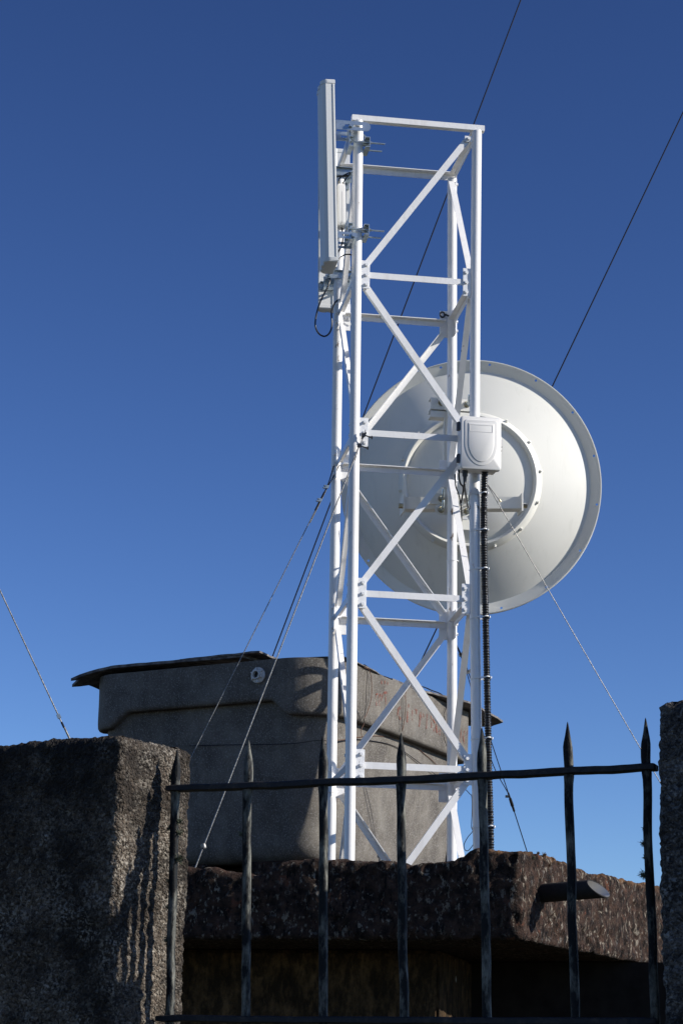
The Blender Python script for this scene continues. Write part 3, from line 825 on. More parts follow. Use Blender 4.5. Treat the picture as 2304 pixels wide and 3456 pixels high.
# ------------------------------------------------------------------ sector antennas
def sector(loc, wdir, ddir, axis, W, D, H, root):
    """loc: near back edge at the bottom; wdir: width, ddir: thickness (front), axis: up"""
    def outline(e=0.0):
        o = []
        b = -e
        pts = [(0 - e, 0 - e), (.5 * W - .012, 0 - e), (.5 * W - .008, -.004 - e), (.5 * W + .008, -.004 - e), (.5 * W + .012, 0 - e), (W + e, 0 - e), (W + e, D * .52)]
        n = 36; lobes = 3
        front = []
        for i in range(n + 1):
            t = i / n
            bulge = D * (.78 + .08 * sin(pi * t)) + .011 * abs(sin(lobes * pi * t)) ** .8 - (.10 * D) * (abs(2 * t - 1) ** 6)
            front.append((W * (1 - t), bulge + e))
        pts += front + [(-e, D * .52)]
        return pts
    def ring(e, h): return [loc + wdir * a + ddir * b + axis * h for a, b in outline(e)]
    m_ = MB(); m_.ring_sweep([ring(0, .012), ring(0, H - .012)]); rd = m_.build('radome', 'radome', root, smooth=28)
    for h0, h1, h2 in ((0, .004, .018), (H, H - .004, H - .018)):
        m_ = MB(); m_.ring_sweep([ring(-.001, h0), ring(.0022, h1), ring(.0022, h2)]); m_.build('end_cap', 'radome', root, smooth=28)
    # side rails of the back shell
    m_ = MB()
    for a in (-.0016, W + .0016):
        m_.box(loc + wdir * a + ddir * .006 + axis * H / 2, wdir * .0010, ddir * .0022, axis * (H / 2 - .02))
    m_.build('back_rail', 'radome', root, smooth=0)
def slotted(c, d, up, nrm, L, h, s0, s1, t=.0028, sh=None):
    """plate of length L from c along d with a slot between s0 and s1"""
    sh = sh or h * .26; m_ = MB(); e = nrm * t
    def pg(pts): m_.prism([c + d * a + up * b for a, b in pts], e)
    H2 = h / 2
    pg([(0, -H2), (s0, -H2), (s0, H2), (0, H2)])
    pg([(s0, -H2), (s1, -H2), (s1, -sh / 2), (s0, -sh / 2)]); pg([(s0, sh / 2), (s1, sh / 2), (s1, H2), (s0, H2)])
    arc = [(L - H2 + H2 * cos(a), H2 * sin(a)) for a in [(-.5 + k / 8) * pi for k in range(9)]]
    pg([(s1, -H2)] + arc + [(s1, H2)])
    return m_
def pipe_clamp(c, d, w, up, root, rad, stud=.066, h=.023, depth=.046):
    """two jaws around a pipe at c; d = arm direction, w = sideways, studs stick out along d"""
    for s in (-1, 1):
        m_ = MB(); x0 = rad + .003
        o = c + d * s * (x0 + .010)
        m_.box(o + d * s * .009, d * .0016, w * depth, up * h)
        m_.box(o - d * s * .001 + up * (h - .0013), d * .0085, w * depth, up * .0014); m_.box(o - d * s * .001 - up * (h - .0013), d * .0085, w * depth, up * .0014)
        for q in (-1, 1):     # teeth biting the pipe
            m_.prism([o + w * q * .010 + d * s * .0075 + up * (h - .004), o + w * q * .026 + d * s * .0075 + up * (h - .004), o + w * q * .026 - d * s * .012 + up * (h - .004)], up * -.003)
            m_.prism([o + w * q * .010 + d * s * .0075 - up * (h - .004), o + w * q * .026 + d * s * .0075 - up * (h - .004), o + w * q * .026 - d * s * .012 - up * (h - .004)], up * .003)
        m_.build('clamp_jaw', 'galv', root, smooth=0)
    for q in (-1, 1):
        a = c + w * q * (depth - .009)
        MB().tube([a - d * (rad + .026), a + d * (rad + .02 + stud)], .0034, 10).build('clamp_stud', 'galv', root, smooth=60)
        m_ = MB(); hexbolt(m_, a + d * (rad + .0245), d, .0068, .006); m_.build('nut', 'galv', root, smooth=0)

# antenna on the front left leg, facing left
yb = 8.318
Tt, Tb = P(1128.6, 268, yb), P(1140.6, 882, yb)
ax1 = (Tt - Tb); H1 = ax1.length; ax1.normalize()
d1 = (-tu - ax1 * (-tu).dot(ax1)).normalized(); w1 = (tv - ax1 * tv.dot(ax1)).normalized()
ant1 = thing('sector_antenna', 'pale grey ribbed panel antenna on the front left leg, tallest thing on the tower', 'antenna', Tb, 'panel antennas at the tower top')
sector(Tb, w1, d1, ax1, .142, .055, H1, ant1)
for (pz, ln, s0, s1, zc, dzc) in ((428, .146, .038, .112, 478, 1), (799, .080, .018, .044, 772, 0)):
    zz = P(1200, pz, 8.34).z
    base = Tb + ax1 * ((zz - Tb.z) / ax1.z); lg = leg_pt(FL, zz)
    for off in (.004, .112):
        st = base + w1 * off - d1 * .002
        hgt = .040 if ln > .1 else .028
        m_ = slotted(st, tu, Z, -tv, ln, hgt, s0, s1)
        if ln > .1:
            m_.box(st + tu * ln * .44 + Z * (hgt / 2 + .0008) + tv * .006, tu * ln * .42, tv * .0075, Z * .0008)
        m_.build('slotted_arm', 'galv', ant1, smooth=0)
    MB().box(base + w1 * .059 + Z * 0 - d1 * .004, d1 * .003, w1 * .05, Z * .016).build('back_bracket', 'galv', ant1, smooth=0)
    cz = P(1200, zc, 8.34).z; cp = leg_pt(FL, cz)
    pipe_clamp(cp, tu, tv, Z, ant1, LR_)
    m_ = MB(); hexbolt(m_, base + w1 * .002 + tu * .066 - tv * .003, -tv, .0095, .009); m_.lathe([(.0105, 0), (.0105, .003), (0, .003)], base + w1 * .002 + tu * .066 - tv * .003, -tv, 18)
    m_.build('arm_bolt', 'galv', ant1, smooth=0)
    # link plate between arm and clamp
    MB().box((base + w1 * .045 + tu * .055 + cp - tu * .03) / 2 + Z * 0, tu * .004, tv * .03, Z * (abs(zz - cz) / 2 + .016)).build('link_plate', 'galv', ant1, smooth=0)

# antenna behind the rear left leg, facing away
yb2 = leg_pt(BL, 4).y + .098
T2t, T2b = P(1077, 497, yb2), P(1076, 1040, yb2)
ax2 = (T2t - T2b); H2 = ax2.length; ax2.normalize()
d2 = (tv - ax2 * tv.dot(ax2)).normalized(); w2 = (tu - ax2 * tu.dot(ax2)).normalized()
ant2 = thing('sector_antenna', 'white panel antenna behind the rear left leg, its flat back and hanging cable showing', 'antenna', T2b, 'panel antennas at the tower top')
sector(T2b, w2, d2, ax2, .136, .050, H2, ant2)
for pz in (955, 610):
    zz = P(1140, pz, yb2 - .05).z; base = T2b + ax2 * ((zz - T2b.z) / ax2.z); cp = leg_pt(BL, zz)
    for off in (.016, .118):
        m_ = slotted(base + w2 * off - d2 * .003, -tv, Z, tu, .098, .028, .03, .07); m_.build('slotted_arm', 'galv', ant2, smooth=0)
    m_ = MB(); m_.box(base + w2 * .068 - d2 * .004, d2 * .003, w2 * .066, Z * .016)
    m_.box(base + w2 * .068 - d2 * .012 + Z * .0175, d2 * .011, w2 * .066, Z * .0015); m_.build('back_bracket', 'galv', ant2, smooth=0)
    # jaws across the leg
    for s, z_ in ((-1, .022), (1, -.012)):
        m_ = MB(); c = cp + tv * s * (LR_ + .004) + Z * z_ * .3
        m_.box(c, tu * .062, tv * .002, Z * .017); m_.box(c + tv * s * .008 + Z * .0165, tu * .062, tv * .008, Z * .0013); m_.build('clamp_jaw', 'galv', ant2, smooth=0)
    for s in (-1, 1):
        a = cp + tu * s * .046
        MB().tube([a - tv * .06, a + tv * .05], .0034, 10).build('clamp_stud', 'galv', ant2, smooth=60)
        m_ = MB(); hexbolt(m_, a - tv * (LR_ + .007), -tv, .0075, .007); m_.build('nut', 'galv', ant2, smooth=0)

# radio clipped to the back of the first antenna
r0 = P(1151, 768, 8.40); r1 = P(1150, 628, 8.40); ra = (r1 - r0).normalized(); rh = (r1 - r0).length
rad = thing('radio_unit', 'slim white radio box clipped between the panel antenna and the front left leg', 'radio', r0)
m_ = MB(); rings = []
def rr_ring(c, hw, hd, r_, ua, ub, nseg=5):
    out = []
    for (sx, sy, a0) in ((1, 1, 0), (-1, 1, 90), (-1, -1, 180), (1, -1, 270)):
        for k in range(nseg + 1):
            t = radians(a0 + 90 * k / nseg); out.append(c + ua * (sx * (hw - r_) + r_ * cos(t)) + ub * (sy * (hd - r_) + r_ * sin(t)))
    return out
for h, sc_ in ((0, .80), (.006, .95), (.016, 1), (rh - .012, 1), (rh - .004, .94), (rh, .8)):
    rings.append(rr_ring(r0 + ra * h, .0185 * sc_, .032 * sc_, .008 * sc_, tu, tv))
m_.ring_sweep(rings); m_.build('case', 'box', rad, smooth=40)
m_ = MB(); m_.box(r0 + ra * rh * .4 - tv * .0322, tu * .0008, tv * .0006, ra * rh * .4); m_.box(r0 + ra * rh * .62 - tu * .0188 - tv * .01, tu * .0006, tv * .004, ra * .012); m_.build('case_seam', 'pvc', rad, smooth=0)
for s in (-.008, .010):
    m_ = MB(); m_.tube([r0 + ra * rh + tu * s, r0 + ra * (rh + .02) + tu * s], .0045, 10); m_.build('connector', 'zinc', rad, smooth=50)
GC = 'black antenna cables at the tower top'
t_ = r0 + ra * (rh + .016)
wire('antenna_cable', [t_ + tu * .010, t_ + ra * .022 + tu * .022, t_ + ra * .036 + tu * .034, t_ + ra * .030 + tu * .006, t_ + ra * .020 - tu * .03, t_ + ra * .012 - tu * .05], .0028, 'black', 'small black cable loop above the slim radio box', 'cable', GC)
wire('antenna_cable', [t_ - tu * .008, t_ + ra * .020 - tu * .004, t_ + ra * .040 + tu * .022, t_ + ra * .048 + tu * .040, t_ + ra * .040 + tu * .028 + tv * .02, t_ + ra * .034 - tu * .02 + tv * .02, t_ + ra * .03 - tu * .05], .0028, 'black', 'upper black cable loop between the radio box and the panel antenna', 'cable', GC)
wire('antenna_cable', [P(1152, 764, 8.40), P(1156, 790, 8.41), P(1155, 818, 8.43), P(1146, 842, 8.44), P(1135, 858, 8.44), P(1120, 880, 8.44)], .0032, 'black', 'black cable dropping from the bottom of the slim radio box', 'cable', GC)
wire('antenna_cable', [P(1142, 876, 8.44), P(1152, 866, 8.45), P(1166, 859, 8.46), P(1184, 860, 8.46), P(1200, 872, 8.47)], .0028, 'black', 'short black cable arching behind the front left leg under the antenna', 'cable', GC)
# the big hanging loop
lpts = [(1106, 936, 8.86), (1113, 944, 8.85), (1106, 968, 8.84), (1094, 990, 8.83), (1080, 1020, 8.83), (1069, 1055, 8.83), (1063.5, 1090, 8.83), (1067, 1112, 8.83), (1078, 1128, 8.83), (1094, 1135, 8.83), (1108, 1128, 8.83), (1117, 1112, 8.83), (1120, 1090, 8.83),
        (1118, 1060, 8.83), (1122, 1040, 8.83), (1130, 1022, 8.83), (1142, 1012, 8.84), (1155, 1012, 8.87), (1161, 1025, 8.9), (1157, 1050, 8.92), (1165, 1076, 8.92), (1178, 1088, 8.92), (1186, 1120, 8.92), (1186, 1300, 8.92)]
wire('antenna_cable', [P(*q) for q in lpts], .0036, 'black', 'long black cable hanging in a loop left of the rear left leg', 'cable', GC)

# ------------------------------------------------------------------ dish antenna
dax = V((sin(radians(5.2)) * cos(radians(5.0)), cos(radians(5.2)) * cos(radians(5.0)), sin(radians(5.0))))    # towards the aperture
dc = P(1588, 1645, 9.42)
KR = 870 / 2 / FPX * (dc - EYE).dot(F_) * 1.0
dish = thing('dish_antenna', 'large round off-white dish antenna seen from behind, mounted behind the tower', 'antenna', leg_pt(BR, 4.2) + tv * .1)
RO, RI = KR, KR * .922
R1_ = KR * .50
hh = dax.cross(Z).normalized(); vv = hh.cross(dax).normalized()     # right, up in the dish plane
def bowl(r):
    # nearly flat middle inside the hub ring, steeper shell outside it
    s0, s1, s2 = .44, .44, .62
    full = s1 * (RI - R1_) + .5 * (s2 - s1) * (RI - R1_)
    if r > R1_:
        q = r - R1_; return -full + s1 * q + .5 * (s2 - s1) * q * q / (RI - R1_) - .012
    return -full - (.5 * s0 * R1_) * (1 - (r / R1_) ** 2) - .012
prof = [(RI * k / 40, bowl(RI * k / 40)) for k in range(0, 41)]
prof[0] = (.0001, prof[0][1])
prof2 = prof + [(RI * (40 - k) / 40 if k < 40 else .0001, bowl(RI * (40 - k) / 40) + .004) for k in range(0, 41)]
m_ = MB(); m_.lathe(prof2, dc, dax, 128); m_.build('reflector', 'dish', dish, smooth=30)
# flange with real holes: ring sectors
m_ = MB(); NH = 16; hr = .0058; rm = (RO + RI) / 2 + .010
def dpt(r, th, t): return dc + dax * t + (hh * cos(th) + vv * sin(th)) * r
fl_t0, fl_t1 = -.014, -.010
seg_n = 8
def tl(r): return -.016 * (r - RI) / (RO - RI)
for i in range(NH):
    tc = 2 * pi * (i + .62) / NH; half = pi / NH
    # cell border -> hole border
    bd = []; 
    for k in range(seg_n): bd.append((RI - .002, tc - half + 2 * half * k / seg_n))
    for k in range(2): bd.append((lerp(RI - .002, RO, k / 2), tc + half))
    for k in range(seg_n): bd.append((RO, tc + half - 2 * half * k / seg_n))
    for k in range(2): bd.append((lerp(RO, RI - .002, k / 2), tc - half))
    hb = []
    for r_, th in bd:
        x, y = (th - tc) * rm, r_ - rm; a = math.atan2(y, x); hb.append((rm + hr * sin(a), tc + hr * cos(a) / rm))
    ringsF = [[dpt(r_, th, tl(r_) + fl_t0) for r_, th in bd], [dpt(r_, th, tl(r_) + fl_t0) for r_, th in hb], [dpt(r_, th, tl(r_) + fl_t1) for r_, th in hb], [dpt(r_, th, tl(r_) + fl_t1) for r_, th in bd]]
    m_.ring_sweep(ringsF, cap=False)
m_.build('rim_flange', 'dish', dish, smooth=30)
m_ = MB(); m_.lathe([(RO - .001, -.031), (RO + .003, -.030), (RO + .003, -.006), (RO - .001, -.006)], dc, dax, 128, closed=True); m_.build('rim_lip', 'dish', dish, smooth=30)
# hub ring
RH = KR * .528
t0 = bowl(RH)
m_ = MB(); m_.lathe([(RH + .012, bowl(RH + .012) + .001), (RH + .006, t0 - .012), (RH - .004, t0 - .026), (RH - .012, t0 - .033), (RH - .020, t0 - .030), (RH - .026, t0 - .018), (RH - .028, bowl(RH - .028) + .001)], dc, dax, 96)
hub = m_.build('hub_ring', 'dish', dish, smooth=60)
for k in range(14):
    th = 2 * pi * (k + .3) / 14
    c = dpt(RH + .004, th, t0 - .012); nn = ((hh * cos(th) + vv * sin(th)) * .75 - dax * .66).normalized()
    m_ = MB(); m_.tube([c, c + nn * .014], .0052, 10); hexbolt(m_, c + nn * .002, nn, .0085, .005)
    m_.build('ring_bolt', 'dish', hub, smooth=40)
# mount: two channels clamped to the rear right leg
def legBR(py): 
    z = P(1523, py, leg_pt(BR, 4).y).z; return leg_pt(BR, z)
def channel(c, half, h, dpt_, name, root, mat='dish', t=.003):
    """U channel along tu, web upright on the leg's far side, flanges pointing away"""
    m_ = MB(); m_.box(c, tu * half, tv * t / 2, Z * h)
    for s in (1, -1): m_.box(c + tv * (dpt_ / 2 + t / 2) + Z * s * (h - t / 2), tu * half, tv * (dpt_ / 2), Z * t / 2)
    return m_.build(name, mat, root, smooth=0)
up_c = legBR(1360); lo_c = legBR(1690)
gap = LR_ + .004
channel(up_c + tv * gap + tu * .016 + Z * 0, .105, .026, .05, 'mount_channel', dish)
channel(up_c + tv * (gap + .004) + tu * .016 - Z * .046, .105, .014, .05, 'mount_channel', dish)
cb = PL(1560, 1697, lo_c + tv * (gap + .02), -tv)
bu = hh.copy(); bu.z = 0; bu.normalize()
if bu.x < 0: bu = -bu
bv = V((-bu.y, bu.x, 0))
m_ = MB(); m_.box(cb, bu * .250, bv * .0015, Z * .026)
for q in (1, -1): m_.box(cb + bv * .029 + Z * q * .0245, bu * .250, bv * .0275, Z * .0015)
bw_ = m_.build('cross_beam', 'dish', dish, smooth=0)
channel(lo_c + tv * gap + Z * .012 + tu * .014, .105, .024, .02, 'mount_channel', dish)
for s in (-1, 1):
    e = cb + bu * s * .252
    m_ = MB(); m_.box(e + tv * .03, tu * .003, tv * .045, Z * .04); hexbolt(m_, e + tu * s * .003 + tv * .005 - Z * .012, tu * s, .011, .016)
    m_.build('end_bracket', 'dish', dish, smooth=0)
    m_ = MB(); hexbolt(m_, e + tu * s * .004 + tv * .0 - Z * .014, tu * s, .0105, .018); m_.build('bracket_bolt', 'zinc', dish, smooth=0)
# strut from the upper channel down to the beam and plate under it
m_ = MB(); vs0 = up_c + tv * (gap + .012) - tu * .022 - Z * .06
m_.box((vs0 + V((vs0.x, vs0.y, cb.z + .026))) / 2, tu * .006, tv * .010, Z * ((vs0.z - cb.z - .026) / 2)); m_.build('mount_strut', 'dish', dish, smooth=0)
pc = lo_c + tv * .0 - Z * .034 + tv * gap
m_ = MB(); m_.prism([pc + tu * a + Z * b for a, b in ((-.068, .012), (-.062, .020), (.075, .020), (.080, .012), (.080, -.016), (.070, -.024), (-.055, -.024), (-.068, -.012))], tv * .003); m_.build('clamp_plate', 'dish', dish, smooth=0)
for c, dz in ((up_c, .004), (lo_c, .012), (lo_c, -.036)):
    pts = []
    hw = .056; ce = c + Z * dz + tu * .014
    for s in (-1, 1):
        cen = ce + tu * s * hw
        m_ = MB(); m_.tube([cen + tv * (gap + .03), cen - tv * .012, cen - tv * .020 + Z * .010, cen - tv * .022 + Z * .030], .0058, 12); m_.build('u_bolt', 'galv', dish, smooth=60)
        m_ = MB(); hexbolt(m_, cen + tv * (gap - .002), -tv, .0125, .010); m_.lathe([(.0145, 0), (.0145, .003), (0, .003)], cen + tv * (gap - .002), -tv, 18); m_.build('u_bolt_nut', 'zinc', dish, smooth=0)
sk = P(1568, 1746, lo_c.y + .06)
MB().box(sk, tu * .0125, tv * .0006, Z * .009).build('sticker', 'sticker', dish, smooth=0)
# pale label plate behind the sticker
MB().box(sk + tv * .004 - Z * .012, tu * .030, tv * .0025, Z * .042).build('mount_plate', 'dish', dish, smooth=0)
# radio feed cables behind the box
for (x, y0, x2, y2, lab) in ((1560, 1640, 1568, 1700, 'thin black cable hanging behind the grey box on the right leg'),):
    wire('feed_cable', [P(1535, 1600, 8.75), P(1537, 1640, 8.76), P(1548, 1672, 8.78), P(1556, 1720, 8.80), P(1556, 1760, 8.82)], .003, 'black', lab, 'cable')

# ------------------------------------------------------------------ junction box
jy = leg_pt(FR, 4.2).y - LR_ - .070
jc = P(1616.5, 1502, jy); jz = Z
jw, jh, jd = .0830, .110, .050
box = thing('junction_box', 'pale grey weatherproof box with arch shaped raised lid on the right front leg', 'junction box', jc - Z * jh)
def rrect(hw, hh_, r, n=6):
    out = []
    for (sx, sy, a0) in ((1, 1, 0), (-1, 1, 90), (-1, -1, 180), (1, -1, 270)):
        for k in range(n + 1):
            t = radians(a0 + 90 * k / n); out.append((sx * (hw - r) + r * cos(t), sy * (hh_ - r) + r * sin(t)))
    return out
def jring(pts, dep): return [jc + tu * a + Z * b - tv * dep for a, b in pts]
m_ = MB(); m_.ring_sweep([jring(rrect(jw - .006, jh - .007, .012), -.062), jring(rrect(jw - .004, jh - .005, .014), .0), jring(rrect(jw - .004, jh - .005, .014), .006)]); m_.build('case', 'box', box, smooth=40)
m_ = MB(); m_.ring_sweep([jring(rrect(jw, jh, .012), .006), jring(rrect(jw, jh, .012), .024), jring(rrect(jw - .001, jh - .001, .0115), .028), jring(rrect(jw - .004, jh - .004, .009), .030)])
lid = m_.build('lid', 'box', box, smooth=40)
def arch(hw, top, bot, r, n=10):
    """flat top with rounded corners, parabolic bottom"""
    out = []
    for k in range(n + 1):
        t = radians(90 * k / n); out.append((hw - r + r * cos(t), top - r + r * sin(t)))
    for k in range(n + 1):
        t = radians(90 + 90 * k / n); out.append((-hw + r + r * cos(t), top - r + r * sin(t)))
    zc = .004
    for k in range(1, 28):
        t = pi + pi * k / 28; out.append((hw * cos(t), zc + (zc - bot) * sin(t)))
    return out
def raised(hw, top, bot, r, d0, d1, name):
    m_ = MB(); m_.ring_sweep([jring(arch(hw, top, bot, r), d0), jring(arch(hw - .0012, top - .0012, bot + .0012, r), d0 + (d1 - d0) * .7), jring(arch(hw - .003, top - .003, bot + .003, r), d1)])
    return m_.build(name, 'box', lid, smooth=50)
raised(.0685, .096, -.096, .012, .0295, .0322, 'raised_panel')
raised(.0535, .081, -.081, .004, .0318, .0346, 'raised_panel')
m_ = MB()
for a, b, w, h_ in ((0, .073, .046, .0008), (0, .045, .046, .0008), (-.046, .059, .0008, .0148), (.046, .059, .0008, .0148)):
    m_.box(jc + tu * a + Z * b - tv * .0346, tu * w, Z * h_, tv * .0008)
m_.build('label_frame', 'box', lid, smooth=0)
for z_ in (.068, -.066):
    m_ = MB(); m_.box(jc + tu * -(jw + .006) + Z * z_ - tv * .012, tu * .006, tv * .008, Z * .0165); m_.tube([jc + tu * -(jw + .005) + Z * (z_ + .017) - tv * .022, jc + tu * -(jw + .005) + Z * (z_ - .017) - tv * .022], .004, 10); m_.build('hinge', 'grey', box, smooth=40)
m_ = MB(); m_.box(jc + tu * (jw + .004) + Z * .006 - tv * .015, tu * .004, tv * .009, Z * .015); m_.box(jc + tu * (jw + .003) - Z * .018 - tv * .015, tu * .003, tv * .008, Z * .006); m_.build('latch', 'box', box, smooth=0, bevel=.001)
g0 = jc + Z * (-jh + .004) - tu * .055 + tv * .015
m_ = MB(); m_.lathe([(.0, .0), (.0125, .0), (.0125, .010), (.011, .012), (.011, .022), (.0075, .026), (.0065, .05), (0, .05)], g0, -Z, 20); m_.build('cable_gland', 'grey', box, smooth=40)
wire('feed_cable', [g0 - Z * .045, g0 - Z * .062 + tv * .01, P(1571, 1672, 8.50), P(1574, 1695, 8.62), P(1578, 1712, 8.80), P(1582, 1700, 9.05)], .0045, 'black', 'thick black cable leaving the gland under the grey box', 'cable')
wire('feed_cable', [g0 + tu * -.02 + Z * .01 + tv * .02, g0 - tu * .020 - Z * .02 + tv * .02, g0 - tu * .012 - Z * .045 + tv * .03, g0 + tu * .004 - Z * .060 + tv * .05, g0 + tu * .01 - Z * .10 + tv * .12], .0035, 'black', 'black cable curling beside the gland under the grey box', 'cable')

# corrugated conduit down the right leg
cpx = [(1635, 1592), (1632, 1680), (1632, 1800), (1634, 1930), (1637, 2060), (1640, 2200), (1643, 2340), (1646, 2480), (1649, 2620), (1653, 2760), (1655, 2870), (1656, 2960)]
cy_ = leg_pt(FR, 3.5).y - .020
cpts = [P(x, y, jy + .02 if i == 0 else cy_) for i, (x, y) in enumerate(cpx)]
cp = smooth_path(cpts, 10)
fine = []; acc = 0
for a, b in zip(cp, cp[1:]):
    k = max(1, int((b - a).length / .0026))
    for j in range(k): fine.append(a.lerp(b, j / k))
acc = 0; rad_ = []
for i, p in enumerate(fine):
    if i: acc += (p - fine[i - 1]).length
    ph = (acc / .0105) % 1.0
    rad_.append(.0112 + .0022 * (1 if ph < .5 else 0) + (.0006 if .1 < ph < .4 else 0))
o = MB().tube(fine, rad_, 16).build('conduit', 'black', origin=cpts[-1], smooth=35)
tag(o, 'black corrugated conduit running from the grey box down the right front leg', 'conduit')
# cable ties
def tie(px, py, label, wide=True):
    z = P(1620, py, cy_).z; a = leg_pt(FR, z); 
    c = min(fine, key=lambda q: abs(q.z - z)); m_ = MB(); pts = []
    d = (c - a); d.z = 0; L = d.length; d.normalize(); s = V((-d.y, d.x, 0))
    for k in range(13): t = radians(90 + 180 * k / 12); pts.append(a + d * cos(t) * (LR_ + .0018) + s * sin(t) * (LR_ + .0018))
    for k in range(13): t = radians(-90 + 180 * k / 12); pts.append(c + d * cos(t) * .0155 + s * sin(t) * .0155)
    pts = [V((q.x, q.y, z + .004 * sin(i * .5))) for i, q in enumerate(pts)]; pts.append(pts[0])
    rings = []
    for i, q in enumerate(pts):
        nx = pts[(i + 1) % (len(pts) - 1)] - pts[i - 1 if i else -2]; nn = V((nx.y, -nx.x, 0)).normalized()
        rings.append([q + nn * .0008 - Z * .0024, q + nn * .0008 + Z * .0024, q - nn * .0006 + Z * .0024, q - nn * .0006 - Z * .0024])
    m_.ring_sweep(rings, cap=False); hd = c - s * 0 + d * .016 - tv * .004; m_.box(V((hd.x, hd.y, z)), d * .003, s * .003, Z * .0034)
    o = m_.build('cable_tie', 'nylon', origin=V((a.x, a.y, z)), smooth=40)
    return tag(o, label, 'cable tie', 'white cable ties holding the conduit')
for py, lab in ((1667, 'white cable tie round leg and conduit just below the grey box'), (1789, 'second white cable tie below the grey box on the conduit'), (1920, 'white cable tie on the conduit above the lower rim of the dish'),
                (2083, 'white cable tie on the conduit at the bottom rim of the dish'), (2287, 'white cable tie on the conduit level with the tank top'), (2492, 'white cable tie on the conduit beside the tank, near the spear tips'), (2790, 'lowest white cable tie on the conduit, below the top rail')):
    tie(1640, py, lab)
z_ = P(1530, 1892, 8.95).z; a = leg_pt(BR, z_)
m_ = MB(); m_.lathe([(LR_ + .0005, -.003), (LR_ + .002, -.003), (LR_ + .002, .003), (LR_ + .0005, .003)], a, Z, 24, closed=True); m_.box(a + tu * .022 - tv * .008, tu * .005, tv * .004, Z * .003)
tag(m_.build('cable_tie', 'nylon', origin=a, smooth=40), 'white cable tie round the rear right leg under the dish mount', 'cable tie')
z_ = P(1132, 1085, 8.87).z; a = leg_pt(BL, z_)
m_ = MB(); m_.lathe([(LR_ + .0005, -.003), (LR_ + .002, -.003), (LR_ + .002, .003), (LR_ + .0005, .003)], a, (Z + tu * .25).normalized(), 24, closed=True); m_.tube([a + tu * .02 + Z * .006, a + tu * .045 + Z * .02 - tv * .01, a + tu * .055 - Z * .01], .002, 6)
tag(m_.build('cable_tie', 'nylon', origin=a, smooth=40), 'white cable tie holding the hanging cable to the rear left leg', 'cable tie')

# ------------------------------------------------------------------ guy wires and overhead wires
def twisted(p0, p1, r, name, label, cat, group=None, mat='steel', sag=0.0, root=None):
    p0, p1 = V(p0), V(p1); n_ = 40
    pts = [p0.lerp(p1, i / n_) - Z * sag * 4 * (i / n_) * (1 - i / n_) for i in range(n_ + 1)]
    ob = MB().tube(pts, r, 8).build(name, mat, root, origin=None if root else p0, smooth=60)
    if not root: tag(ob, label, cat, group)
    return ob
def clip(c, d, parent, mat='galv', r=.008, side=None):
    """wire rope clip: saddle and two nuts"""
    d = d.normalized(); s = side or d.cross(V((0, 1, 0))).normalized(); w = d.cross(s).normalized(); m_ = MB()
    m_.box(c, d * .007, s * .007, w * .005)
    for q in (-1, 1):
        m_.tube([c + d * q * .005 - s * .006, c + d * q * .005 + s * .017], .0022, 8); hexbolt(m_, c + d * q * .005 + s * .008, s, .005, .005)
    return m_.build('wire_clip', mat, parent, smooth=0)
GG = 'steel guy wires staying the tower'
def ext(a, b, z): return V(a) + (V(b) - V(a)) * ((a.z - z) / (a.z - b.z))      # on down to the height z
# from the rear left leg
s0 = P(1133, 1585, leg_pt(BL, LEV[2]).y - .030)
e0 = P(560, 2725, 8.80); d = (e0 - s0).normalized()
gw = thing('guy_wire', 'guy wire from the rear left leg, slanting across the tank behind the left pillar', 'guy wire', s0, GG)
twisted(s0 + d * .10, ext(s0, e0, zsl), .0020, 'strand', 0, 0, root=gw)
lo = smooth_path([s0 + Z * .052 + tu * .016, s0 + Z * .03 - tu * .004, s0 + d * .06 - tu * .003, s0 + d * .11], 8)
MB().tube(lo, .0024, 8).build('loop', 'dark', gw, smooth=60)
MB().tube([s0 + tu * .014 + Z * .02, s0 + d * .05 + tu * .004, s0 + d * .11], .0024, 8).build('loop', 'dark', gw, smooth=60)
MB().tube([s0 + d * .10 + tu * .003, s0 + d * .26 + tu * .004], .0021, 8).build('tail', 'steel', gw, smooth=60)
MB().tube([s0 + d * .11, s0 + d * .20], .0042, 8).build('sleeve', 'dark', gw, smooth=60)
clip(s0 + d * .085, d, gw, side=-tu); clip(s0 + d * .15, d, gw, side=-tu)
# from the front left leg
s0 = P(1233, 1450, leg_pt(FL, LEV[2]).y - .030); e0 = P(655, 2940, 8.16); d = (e0 - s0).normalized()
gw = thing('guy_wire', 'pale guy wire from the front left leg to the slab edge beside the left pillar', 'guy wire', s0, GG)
k0 = P(1214, 1498, leg_pt(FL, LEV[2]).y - .034)
d = (e0 - k0).normalized(); q1 = k0.lerp(e0, (2862 - 1498) / (2940 - 1498))
twisted(k0, ext(k0, e0, zsl - .01), .0027, 'strand', 0, 0, root=gw)
MB().tube([s0 - Z * .0, s0 - Z * .018 - tu * .002, k0 + tu * .002], .002, 8).build('loop', 'steel', gw, smooth=60)
MB().tube([s0 - Z * .012 + tu * .002, k0.lerp(s0, .35)], .004, 8).build('sleeve', 'black', gw, smooth=60)
MB().tube([k0, k0 + d * .075 + tu * .006], .0021, 8).build('tail', 'steel', gw, smooth=60)
for q in (k0 + d * .008, k0 + (s0 - k0) * .62):
    m_ = MB(); m_.box(q, tu * .008, tv * .006, Z * .007); m_.tube([q + tu * .004, q + tu * .030 - Z * .008], .0026, 8); m_.lathe([(0, 0), (.007, .002), (.007, .006), (0, .008)], q + tu * .030 - Z * .008, tu, 12); m_.build('wire_clip', 'black', gw, smooth=30)
